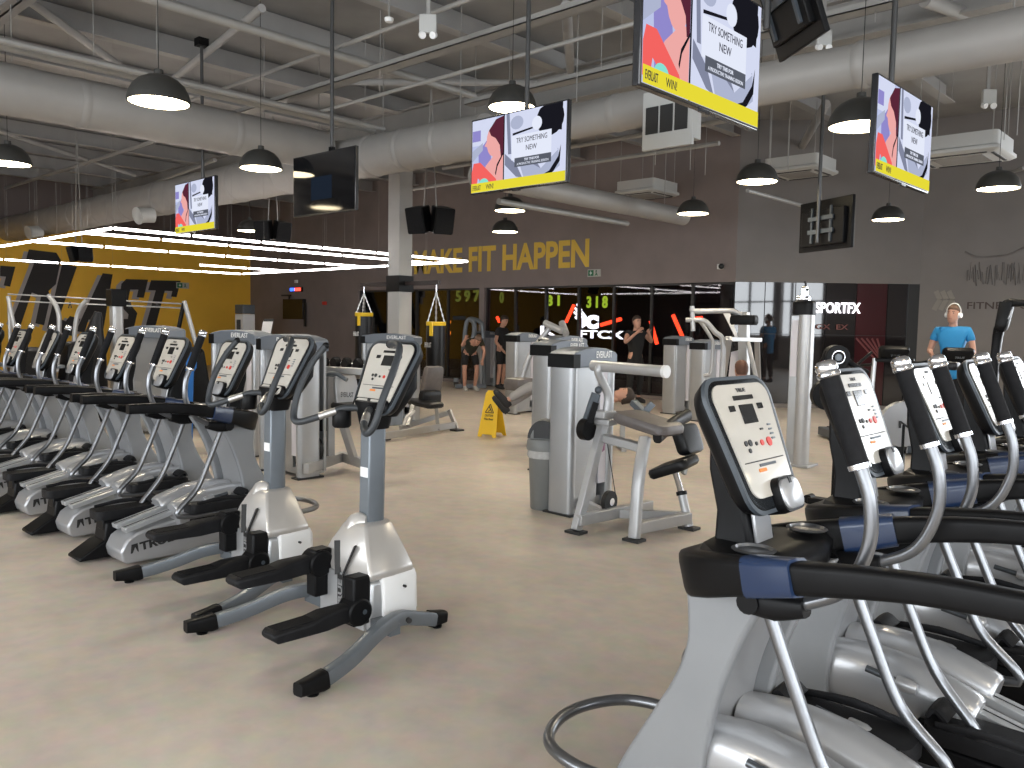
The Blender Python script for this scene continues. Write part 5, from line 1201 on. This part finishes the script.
# ---- lying person on a bench (only shoes and grey legs visible)
b0 = at_z(535, 425, 0); bq = at_d(530, 398, 10.6)
lx = at_d(548, 393, 10.4)
t0 = person('person lying on a bench, grey trousers and dark shoes raised above the yellow sign', (lx.x, lx.y, 0), YAW-R(90),
    dict(pel=(0, .25, .62), che=(0, .62, .62), nec=(0, .82, .64), hea=(0, .95, .68), lsh=(.19, .70, .62), lel=(.25, .45, .60), lwr=(.20, .20, .66), rsh=(-.19, .70, .62), rel=(-.25, .45, .60), rwr=(-.20, .20, .66),
      lhip=(.10, .18, .64), lkn=(.13, -.22, .80), lan=(.12, -.52, .60), ltoe=(.13, -.64, .70), rhip=(-.10, .18, .64), rkn=(-.13, -.20, .74), ran=(-.12, -.54, .50), rtoe=(-.13, -.66, .60)), CLG, CLG, SHB, long_pants=True, hd=(0, -.3, 1))
t = mach('flat_bench', 'black flat bench under the lying person behind the bin tower', 'bench', (lx.x, lx.y))
Mb = Matrix.Rotation(YAW-R(90), 4, 'Z')
mb = MB(); mb.xf = Mb; mb.box((0, .60, .44), (.28, 1.0, .08)); mb.build('bench_pad', VINYL, t, bevel=.02)
mb = MB(); mb.xf = Mb; mb.box((0, .25, .20), (.06, .06, .40)); mb.box((0, .95, .20), (.06, .06, .40)); mb.box((0, .25, .02), (.40, .06, .04)); mb.box((0, .95, .02), (.40, .06, .04)); mb.box((0, .60, .36), (.06, .76, .05)); mb.build('bench_frame', FRM, t)

# ---- punch bags on the column
zA = at_d(400, 284, 14.5).z; z0_ = zA
t = thing('bag_bracket', 'black steel bracket arms on both sides of the column', 'bracket', (COLX, COLY, 0))
part(t, 'bracket_arm', mat('dark_brown_steel', (0.018, 0.011, 0.010), 0.5), .004, lambda m: m.b2((COLX-1.10, COLY-.03, zA-.03), (COLX-.16, COLY+.03, zA+.04)))
part(t, 'bracket_arm', MATS['dark_brown_steel'], .004, lambda m: m.b2((COLX+.16, COLY-.03, zA-.03), (COLX+1.02, COLY+.03, zA+.04)))
part(t, 'bracket_plate', BLACK, .004, lambda m: (m.b2((COLX-.165, COLY-.165, zA-.14), (COLX+.175, COLY-.146, zA+.14)), m.b2((COLX-.175, COLY-.165, zA-.14), (COLX-.156, COLY+.165, zA+.14)), m.b2((COLX+.156, COLY-.165, zA-.14), (COLX+.175, COLY+.165, zA+.14))))
def bag(x, lab, top, bot):
    t = thing('punch_bag', lab, 'punch bag', (x, COLY, 0), group='punch bags')
    mb = MB(); mb.lathe([(0, bot), (.13, bot), (.155, bot+.02), (.16, bot+.05), (.16, top-.22), (.155, top), (0, top)], n=24); b = mb.build('bag_body', VINYL, t)
    mb = MB(); mb.lathe([(.158, top-.06), (.166, top-.05), (.166, top+.005), (.150, top+.008), (.150, top-.06)], n=24); mb.build('bag_collar', YEL, b)
    mb = MB(); mb.box((.06, -.158, top-.12), (.07, .02, .22)); mb.build('bag_strap', YEL, b)
    mb = MB(); mb.xf = Matrix.Translation((-.09, -.165, top-.42)); mb.text('EVERLAST', .16, .08, .008, .002); mb.build('bag_lettering', PAPER, b)
    hz = zA-.03
    for k in range(4):
        a = PI/4+k*PI/2; mb = MB(); A = Vector((.14*math.cos(a), .14*math.sin(a), top)); B = Vector((0, 0, hz-.12)); n_ = 11
        for i in range(n_):
            p = A.lerp(B, i/n_); q = A.lerp(B, (i+1)/n_); mb.bar(p, q, .022 if i % 2 else .010, .010 if i % 2 else .022)
        mb.build('bag_chain', SATIN, t)
    mb = MB(); mb.cyl((0, 0, hz-.13), (0, 0, hz), .012); mb.build('swivel', CHROME, t)
bag(COLX-1.02, 'black punch bag with yellow collar left of the column', at_d(368, 313, 15).z, .75)
bag(COLX+.95, 'black punch bag with yellow collar right of the column', at_d(433, 322, 13.8).z, .70)

# ---- pec machine behind the bent person
t = mach('pec_fly_machine', 'dark grey machine with curved arms behind the bent person', 'gym machine', tuple(at_z(468, 386, 0))[:2])
dq = 19.7
part(t, 'curved_arm', MGREY, 0, lambda m: m.tube([at_d(464, 345, dq), at_d(466, 325, dq), at_d(470, 319, dq), at_d(480, 322, dq), at_d(483, 332, dq), at_d(484, 385, dq)], .05, 8))
part(t, 'curved_arm', MGREY, 0, lambda m: m.tube([at_d(470, 345, dq), at_d(474, 335, dq), at_d(474, 323, dq), at_d(470, 319, dq)], .06, 8))
part(t, 'frame_post', MGREY, .01, lambda m: (m.bar(at_z(463, 386, .02), at_d(464, 345, dq), .12, .10), m.bar(at_z(456, 386, .02), at_d(456, 380, dq), .12, .10)))
part(t, 'machine_top', BLACK, .01, lambda m: m.bar(at_d(453, 318, dq), at_d(466, 318, dq), .10, .10))
part(t, 'base', MGREY, .01, lambda m: m.bar(at_z(455, 386, .06), at_z(486, 386, .06), .12, .10))

# ---- rig frames before the yellow wall
def rig(lab, paths, r, D):
    q = at_d(*paths[0][0], D); t = mach('rig_frame', lab, 'gym rig', (q.x, q.y))
    for p in paths:
        part(t, 'rig_tube', FRM, 0, lambda m: m.tube([at_d(a, b, D) for a, b in p], r, 8))
    return t
rig('thin silver frame tube leaning before the first painted letters at the left edge', [[(8, 296), (11, 312), (15, 330), (20, 352), (24, 372)]], .035, 14)
rig('silver curved frame tube bowing right before the painted letters', [[(48, 295), (55, 304), (59, 316), (59, 335), (58, 372)]], .04, 14)
rig('silver curved frame tube bowing left with black handle before the painted letters', [[(87, 300), (80, 308), (76, 322), (74, 345), (73, 372)]], .04, 14)
t = rig('silver A shaped frame leg with dark brace before the yellow wall', [[(184, 301), (190, 322), (197, 348), (202, 368)]], .04, 14)
part(t, 'dark_leg', BLACK, 0, lambda m: m.cyl(at_d(184, 303, 14), at_d(174, 350, 14), .035))
t = mach('cable_rig', 'long thin cable rig bars hanging before the painted letters', 'gym rig', tuple(at_d(100, 297, 14.2))[:2])
for a, b in (((8, 294), (185, 304)), ((10, 301), (182, 308))): part(t, 'rig_bar', FRM, 0, lambda m: m.cyl(at_d(*a, 14.2), at_d(*b, 14.2), .014, n=6))
for x in (70, 130, 157): part(t, 'rig_hook', INK, 0, lambda m: m.tube([at_d(x, 302, 14.2), at_d(x-1.5, 308, 14.2), at_d(x+1.5, 308, 14.2), at_d(x, 302, 14.2)], .01, 5, 0))
part(t, 'rig_post', FRM, 0, lambda m: m.cyl(at_d(9, 296, 14.2), (at_d(9, 296, 14.2).x, at_d(9, 296, 14.2).y, 0), .03))
q = at_d(117, 345, 12.5)
t = mach('cable_column', 'silver cable column with black top before the painted letters', 'gym machine', (q.x, q.y))
part(t, 'column', FRM, 0, lambda m: m.loft([[(q.x+x, q.y+y, z) for x, y in rpoly(.17, .17, .05, 4)] for z in (.02, 1.72)]))
part(t, 'column_cap', BLACK, .01, lambda m: m.b2((q.x-.11, q.y-.11, 1.72), (q.x+.11, q.y+.11, 1.98)))
part(t, 'column_base', FRM, .006, lambda m: m.box((q.x, q.y, .015), (.34, .30, .03)))
t = mach('boxing_dummy', 'black hanging strap bundle beside the silver cable column at the left', 'gym gear', tuple(at_d(100, 345, 12.6))[:2])
part(t, 'strap_bundle', VINYL, 0, lambda m: m.rbar([at_d(98, 312, 12.0), at_d(95, 330, 12.0), at_d(93, 350, 12.0), (at_d(93, 350, 12.0).x, at_d(93, 350, 12.0).y, .02)], [(.06, .1), (.16, .22), (.22, .34), (.3, .4)], 5, 12, 3))
for i, (x, y, w, h, l) in enumerate(((78, 360, .45, .8, 'black low rack behind the fourth left trainer'), (30, 365, .9, .7, 'black low bench rack behind the far left trainers'), (188, 372, .55, .75, 'dark machine bulk behind the second left trainer'))):
    q = at_d(x, y, 12.0); t = mach('equipment_rack', l, 'gym rack', (q.x, q.y))
    part(t, 'rack_body', BLACK, .03, lambda m: m.loft([[(q.x+a*k, q.y+b*k, z) for a, b in rpoly(w, .5, .08, 4)] for k, z in ((1, .02), (1, h*.6), (.7, h+.35), (.5, h+.4))]))
    part(t, 'rack_shelf', MGREY, .01, lambda m: (m.box((q.x, q.y-.3, .5), (w+.1, .1, .05)), m.box((q.x, q.y-.3, .85), (w, .1, .05))))
t = mach('blue_towel', 'blue cloth hanging behind the first left trainer console', 'cloth', tuple(at_d(190, 362, 7.4))[:2])
part(t, 'cloth_fold', mat('blue_cloth', (0.02, 0.14, 0.42), 0.8, bump=.4, bscale=30), 0, lambda m: m.rbar([at_d(193, 353, 7.4), at_d(190, 366, 7.4), at_d(188, 380, 7.4), (at_d(188, 380, 7.4).x, at_d(188, 380, 7.4).y, .0)], [(.03, .08), (.04, .12), (.04, .10), (.03, .06)], 5, 10, 3))

# ---- dumbbell rack far behind the stepper
q = at_d(358, 372, 13.0); t = mach('dumbbell_rack', 'dark dumbbell rack against the taupe wall behind the stepper consoles', 'gym rack', (q.x, q.y))
for z in (.45, .78): part(t, 'rack_shelf', MGREY, .01, lambda m: m.box((q.x, q.y, z), (1.9, .36, .05), ry=0))
for s in (-1, 1): part(t, 'rack_leg', MGREY, .01, lambda m: m.box((q.x+s*.85, q.y, .40), (.08, .36, .80)))
i_ = 0
for z, zz in ((.56, 'lower'), (.89, 'upper')):
    for k in range(6):
        x = q.x-.75+k*.30; i_ += 1
        t = thing('dumbbell', 'black round dumbbell on the %s shelf of the dark rack, %s from its left' % (zz, ORD[k]), 'dumbbell', (x, q.y, z-.085), group='dumbbells on the dark rack')
        part(t, 'dumbbell_head', RUBBER, .005, lambda m: m.cyl((x, q.y-.16, z), (x, q.y-.07, z), .085, n=12)); part(t, 'dumbbell_head', RUBBER, .005, lambda m: m.cyl((x, q.y+.07, z), (x, q.y+.16, z), .085, n=12)); part(t, 'dumbbell_grip', CHROME, 0, lambda m: m.cyl((x, q.y-.07, z), (x, q.y+.07, z), .017, n=10))

# ================================================================ BIN, SIGN
q = at_z(544, 508, 0)
t = mach('litter_bin', 'grey swing bin with open black mouth and clear bag edge left of the weight tower', 'bin', (q.x, q.y))
BING = mat('grey_bin_plastic', (0.17, 0.175, 0.17), 0.5, 0, .05, 8)
part(t, 'bin_body', BING, 0, lambda m: m.lathe([(.112, 0), (.118, .01), (.142, .50), (.145, .505), (0, .50)], (q.x, q.y, 0), 32))
part(t, 'bag_edge', mat('clear_bag_film', (0.42, 0.42, 0.41), 0.25, 0, .1, 30, bump=.6, bscale=40), 0, lambda m: m.lathe([(.147, .44), (.152, .46), (.149, .50), (.155, .515), (.145, .52)], (q.x, q.y, 0), 40))
part(t, 'bin_rim', BING, 0, lambda m: m.lathe([(.140, .50), (.158, .505), (.160, .53), (.155, .58), (.148, .60), (.0, .60)], (q.x, q.y, 0), 32))
lid = [(.148*math.cos(a), .60+.17*math.sin(a)) for a in [PI*k/12 for k in range(13)]]
def dome(m):
    m.xf = m.xf @ Matrix.Translation((q.x, q.y, 0)) @ Matrix.Rotation(YAW, 4, 'Z')
    m.loft([[(x*(1-.15*abs(k)/3), k*.046, .60+(z-.60)*(1-.25*(abs(k)/3)**2)) for x, z in lid] for k in (-2.2, -1, 0, 1, 2, 3)])
part(t, 'bin_hood', BING, .004, dome)
def mouth(m):
    m.xf = m.xf @ Matrix.Translation((q.x-.004, q.y-.004, .008)) @ Matrix.Rotation(YAW-.12, 4, 'Z')
    m.loft([[(x*.84-.012, y, .605+(z-.60)*.88) for x, z in lid] for y in (-.112, -.09)])
part(t, 'bin_mouth', INK, 0, mouth)
q = at_z(492, 436, 0); q.z = 0
t = mach('wet_floor_sign', 'yellow folding caution sign standing on the floor below the raised shoes', 'floor sign', (q.x, q.y))
MS = local(t) @ Matrix.Translation((q.x, q.y, 0)) @ Matrix.Rotation(YAW-R(28), 4, 'Z')
for s in (-1, 1):
    mb = MB(); mb.xf = MS @ Matrix.Rotation(R(12)*s, 4, 'X') @ Matrix.Translation((0, s*.006, 0)) if 0 else MS
    top, y0 = .62, .15*s
    pl = [(-.145, 0), (-.09, 0), (-.075, .035), (.075, .035), (.09, 0), (.145, 0), (.10, .60), (.075, .62), (-.075, .62), (-.10, .60)]
    mb.loft([[(x, -y0*(1-z/.64)+e, z) for x, z in pl] for e in (-.006, .006)]); pn = mb.build('sign_panel', YEL, t, bevel=.003)
    if s > 0:
        tilt = math.atan2(.15, .64)
        MT = MS @ Matrix.Translation((0, -.15, 0)) @ Matrix.Rotation(-tilt, 4, 'X') 
        mb = MB(); mb.xf = MT
        T3 = [(-.065, .34), (.065, .34), (0, .46)]
        for i in range(3): a, b = T3[i], T3[(i+1) % 3]; mb.bar((a[0], -.012, a[1]), (b[0], -.012, b[1]), .004, .011)
        mb.build('warning_triangle', INK, pn)
        mb = MB(); mb.xf = MT; mb.bar((-.012, -.012, .425), (.016, -.012, .38), .004, .014); mb.bar((.014, -.012, .385), (-.02, -.012, .355), .004, .010); mb.bar((.012, -.012, .39), (.034, -.012, .352), .004, .010); mb.build('slipping_figure', INK, pn)
        for tx, w_, z_ in (('CAUTION', .13, .285), ('Wet Floor', .15, .235)):
            mb = MB(); mb.xf = MT @ Matrix.Translation((-w_/2, -.012, z_)); mb.text(tx, w_, .03, .02, .002); mb.build('sign_text', INK, pn)
mb = MB(); mb.xf = MS; mb.cyl((-.07, 0, .625), (.07, 0, .625), .012); mb.build('sign_hinge', YEL, t)

# ================================================================ WALL ITEMS
def wbox(name, lab, cat, px0, py0, px1, py1, yy, m, d=.08, bevel=.004):
    a = at_y(px0, py1, yy); b = at_y(px1, py0, yy); t = thing(name, lab, cat, ((a.x+b.x)/2, yy, (a.z+b.z)/2))
    w = b.x-a.x; h = b.z-a.z; mb = MB(); mb.box((0, -d/2, 0), (w, d, h)); mb.build('housing', m, t, bevel=bevel); return t, w, h
t, w_, h_ = wbox('wall_television', 'switched off black wall television on the taupe wall', 'television', 286, 299, 306, 319, YB, BEZ, .12)
mb = MB(); mb.box((0, -.122, 0), (w_-.05, .004, h_-.05)); mb.build('screen_glass', MATS['black_screen_glass'], t)
mb = MB(); mb.box((-w_*.35, -.1, h_/2+.12), (.55, .03, .05)); mb.box((-w_*.2, -.1, h_/2+.06), (.06, .03, .16)); mb.box((w_/2+.06, -.08, -.18), (.09, .04, .75)); mb.build('cable_trunk', INK, t)
t, w_, h_ = wbox('digital_clock', 'small digital display glowing blue and red on the taupe wall', 'display', 291, 287, 303, 292, YB, BLACK, .06)
mb = MB(); mb.box((-w_*.25, -.063, 0), (w_*.4, .006, h_*.7)); mb.build('blue_display', glow('blue_led_display', (.05, .15, 1), 2.5), t)
mb = MB(); mb.box((w_*.2, -.063, 0), (w_*.5, .006, h_*.7)); mb.build('red_display', glow('red_led_display', (1, .08, .05), 2.5), t)
t, w_, h_ = wbox('alarm_call_point', 'small round red alarm on the taupe wall right of the wall television', 'alarm', 323.5, 301.5, 327, 305, YB, REDP, .06, .01)
t, w_, h_ = wbox('motion_sensor', 'tiny white sensor above the digital display', 'sensor', 296, 280, 298, 283, YB, WHITE, .06)
q = at_d(266, 328, 20); t = mach('notice_board', 'pale leaning notice board at the taupe wall above the farther stepper console', 'board', (q.x, q.y))
part(t, 'board_frame', INK, .004, lambda m: m.loft([[at_d(x, y, d) for x, y in ((261, 337), (271, 337), (274, 319), (264, 319))] for d in (20.0, 20.05)]))
part(t, 'board_sheet', PAPER, 0, lambda m: m.loft([[at_d(x, y, d) for x, y in ((260.5, 337), (270, 337), (273, 321.5), (263, 321.5))] for d in (19.95, 19.98)]))
part(t, 'board_post', MGREY, 0, lambda m: m.cyl(at_d(266, 337, 20.03), (at_d(266, 337, 20.03).x, at_d(266, 337, 20.03).y, 0), .03))
q = at_d(245, 322, 25); t = mach('vending_unit', 'white dispenser unit with dark top in the corner of the yellow and taupe walls', 'dispenser', (q.x, q.y))
part(t, 'cabinet', WHITE, .02, lambda m: m.b2((q.x-.24, q.y-.2, .0), (q.x+.24, q.y+.2, 1.72)))
part(t, 'cabinet_top', MGREY, .02, lambda m: m.b2((q.x-.24, q.y-.2, 1.73), (q.x+.24, q.y+.2, 2.0)))
part(t, 'dispenser_slot', DGREY, .0, lambda m: m.b2((q.x-.10, q.y-.22, 1.15), (q.x+.10, q.y-.2, 1.55)))
def exit_sign(a, wd, lab, M, green=True):
    t = thing('exit_sign', lab, 'sign', a)
    mb = MB(); mb.xf = M; mb.box((0, -.01, 0), (wd, .02, wd*.45)); mb.build('sign_plate', mat('dim_white_sign', (0.5, 0.5, 0.46), 0.5), t)
    mb = MB(); mb.xf = M; mb.box((-wd*.24, -.022, 0), (wd*.42, .006, wd*.36)); p = mb.build('sign_picture', mat('green_sign', (0.02, 0.16, 0.07) if green else (0.10, 0.12, 0.10), 0.5), t)
    mb = MB(); mb.xf = M; mb.bar((-wd*.32, -.027, .0), (-wd*.16, -.027, 0), .004, .03); mb.bar((-wd*.24, -.027, -.05), (-wd*.24, -.027, .05), .004, .03); mb.build('sign_arrow', PAPER, p)
    mb = MB(); mb.xf = M; mb.ball((wd*.18, -.025, .045), .02, 8, (1, .3, 1)); mb.bar((wd*.17, -.024, .03), (wd*.2, -.024, -.03), .004, .035); mb.bar((wd*.2, -.024, -.02), (wd*.28, -.024, -.06), .004, .02); mb.bar((wd*.18, -.024, -.02), (wd*.08, -.024, -.06), .004, .02); mb.build('running_figure', MATS['green_sign'], t)
exit_sign(at_y(594.5, 273, YB), .36, 'small exit sign with running figure below the end of the slogan', Matrix.Identity(4))
exit_sign(at_x(182.5, 285.5, XL), .42, 'small green exit sign on the yellow wall right of the painted letters', Matrix.Rotation(PI/2, 4, 'Z'))
q = at_y(719, 266.5, YB-.1); t = thing('security_camera', 'small white security camera on the wall near the grey corner', 'camera', q)
mb = MB(); mb.box((0, .05, 0), (.10, .10, .10)); mb.build('camera_mount', WHITE, t, bevel=.01)
mb = MB(); mb.ball((.06, -.02, 0), .055, 14); mb.build('camera_dome', INK, t)

# ---- AC cassettes
def cassette(px, py, z, w, d, rz, lab):
    q = at_z(px, py, z); t = thing('air_conditioner', lab, 'air conditioner', (q.x, q.y, z), rz)
    mb = MB(); mb.loft([[(x*k, y*k, zz) for x, y in rpoly(w, d, .06, 4)] for k, zz in ((.90, 0), (1, .03), (1, .07), (.93, .09), (.93, .26))]); mb.build('casing', WHT, t)
    mb = MB(); 
    for s in (-1, 1): mb.box((s*w*.40, 0, -.003), (.04, d*.7, .012)); mb.box((0, s*d*.40, -.003), (w*.7, .04, .012))
    mb.build('air_slot', INK, t)
    mb = MB(); mb.box((0, 0, -.004), (w*.55, d*.55, .010)); mb.build('grille', BEAM, t)
    for sx in (-1, 1):
        for sy in (-1, 1):
            mb = MB(); mb.cyl((sx*w*.4, sy*d*.4, .25), (sx*w*.4, sy*d*.4, 5.3-z), .007, n=6); mb.build('hanger_rod', TRAY, t)
cassette(647, 196, 4.15, .95, .95, 0, 'white ceiling cassette air conditioner above the slim duct end')
cassette(962, 160, 3.85, 1.1, .95, 0, 'white ceiling cassette air conditioner at the right edge beside the steep screen')
cassette(800, 175, 4.2, 1.0, .9, 0, 'pale ceiling cassette in the dim area above the turned screen')

# ---- speakers / projectors hanging
def speaker(px, py, D, s, lab, rz, top=5.3):
    q = at_d(px, py, D); t = thing('hanging_speaker', lab, 'speaker', q, rz)
    for k in (-1, 1):
        mb = MB(); mb.xf = Matrix.Rotation(R(28)*k, 4, 'Z') @ Matrix.Rotation(R(15), 4, 'X')
        mb.loft([[(k*.19*s+x*w_, y, z) for x, z in rpoly(.34*s, .42*s, .03, 3)] for y, w_ in ((-.15*s, 1), (.12*s, .8))]); b = mb.build('speaker_box', BLACK, t)
        mb = MB(); mb.xf = Matrix.Rotation(R(28)*k, 4, 'Z') @ Matrix.Rotation(R(15), 4, 'X'); mb.box((k*.19*s, -.155*s, 0), (.30*s, .01, .38*s)); mb.build('speaker_grille', FOAM, b)
    mb = MB(); mb.cyl((-.1*s, 0, .2*s), (0, 0, top-q.z), .01, n=6); mb.cyl((.1*s, 0, .2*s), (.0, 0, top-q.z), .01, n=6); mb.build('speaker_wire', TRAY, t)
speaker(430, 219, 13.5, 1.0, 'pair of black hanging speakers right of the column', YAW)
speaker(273, 230, 15.5, .85, 'black hanging speakers between black screen and lit tubes', YAW+.3)
speaker(79, 253, 17.0, .75, 'black hanging speaker box over the painted letters', YAW-.2)

# ---- emergency lights
def twin(px, py, z, lab, s=1.0):
    q = at_z(px, py, z); t = thing('emergency_light', lab, 'emergency light', q, YAW)
    mb = MB(); mb.box((0, 0, 0), (.16*s, .05, .17*s)); mb.build('light_box', WHT, t, bevel=.008)
    mb = MB(); mb.box((0, .03, (5.59-z)/2), (.04, .02, 5.59-z)); mb.build('light_bracket', TRAY, t)
    for k in (-1, 1):
        mb = MB(); mb.lathe([(0, 0), (.032*s, .0), (.036*s, .02), (.03*s, .05), (0, .055)], (k*.045*s, -.03, -.11*s), 16, (k*.4, 1, .4)); mb.build('light_head', WHITE, t)
twin(428, 24, 4.6, 'white twin emergency light under the roof left of the middle pole', 1.1)
twin(989, 97, 4.3, 'white twin emergency light under the roof at the right', 1.0)
twin(824, 38, 4.4, 'white junction boxes on the roof steel right of the large screen', .9)
q = at_z(389, 22, 4.8); t = thing('ceiling_sensor', 'small round white smoke detector under a purlin near the top centre', 'sensor', q)
mb = MB(); mb.lathe([(0, 0), (.04, .0), (.05, .02), (.05, .04), (0, .045)], n=18); mb.build('sensor_body', WHITE, t)
mb = MB(); mb.cyl((0, 0, .04), (0, 0, .5), .008, n=6); mb.build('sensor_stem', TRAY, t)

# ---- screens seen from behind
def back_screen(px, py, D, w, h, rz, tilt, lab, pole_top):
    q = at_d(px, py, D); t = thing('hanging_screen', lab, 'television', q, rz, group='screens seen from behind')
    X = Matrix.Rotation(tilt, 4, 'X')
    mb = MB(); mb.xf = X; mb.box((0, 0, 0), (w, .04, h)); mb.box((0, -.04, -.03), (w*.8, .05, h*.7)); mb.build('screen_housing', BLACK, t, bevel=.008)
    mb = MB(); mb.xf = X
    for k in (-1, 1): mb.box((k*.17, -.075, 0), (.03, .02, h*.7))
    mb.box((0, -.085, .08), (.45, .02, .05)); mb.box((0, -.085, -.08), (.45, .02, .05)); mb.build('wall_mount', DGREY, t)
    mb = MB(); mb.xf = X; mb.box((0, .0215, 0), (w-.04, .003, h-.04)); mb.build('screen_glass', MATS['black_screen_glass'], t)
    mb = MB(); mb.cyl((0, -.12, -h*.35), (0, -.12, pole_top-q.z), .022, n=12); mb.build('screen_pole', POLEM, t)
back_screen(826, 225, 10.3, .95, .62, YAW+R(-71), 0, 'switched off screen seen from behind before the diagonal grey wall', 5.2)
back_screen(786, -14, 5.5, .62, .80, YAW+R(-82), R(20), 'dark screen back at the top edge right of the largest screen', 5.2)
# ================================================================ LIGHT
w = bpy.data.worlds.new('sky'); S.world = w; w.use_nodes = True
bg = w.node_tree.nodes['Background']; bg.inputs[0].default_value = (0.90, 0.95, 1.0, 1); bg.inputs[1].default_value = 8.5
def portal(loc, rot, sx, sy):
    l = bpy.data.lights.new('daylight_portal', 'AREA'); l.shape = 'RECTANGLE'; l.size = sx; l.size_y = sy; l.cycles.is_portal = True
    o = bpy.data.objects.new('daylight_portal', l); o.location = loc; o.rotation_euler = rot; COL.objects.link(o)
portal((XR+.25, (YN+7.4)/2, 2.35), (0, R(90), 0), 4.1, 7.4-YN)
portal(((WX0+WX1)/2, YB2+.25, 2.35), (R(-90), 0, 0), WX1-WX0, 4.1)
portal(((-12+XR)/2, YN-.25, 2.15), (R(90), 0, 0), XR+12, 3.7)
S.view_settings.view_transform = 'Standard'
S.view_settings.look = 'None'
S.view_settings.gamma = 1.0
S.view_settings.use_curve_mapping = False
S.view_settings.exposure = 0.0
S.cycles.max_bounces = 8
S.cycles.diffuse_bounces = 4
S.cycles.glossy_bounces = 4
S.cycles.transparent_max_bounces = 8
S.cycles.sample_clamp_indirect = 6.0
S.cycles.caustics_reflective = False
S.cycles.caustics_refractive = False
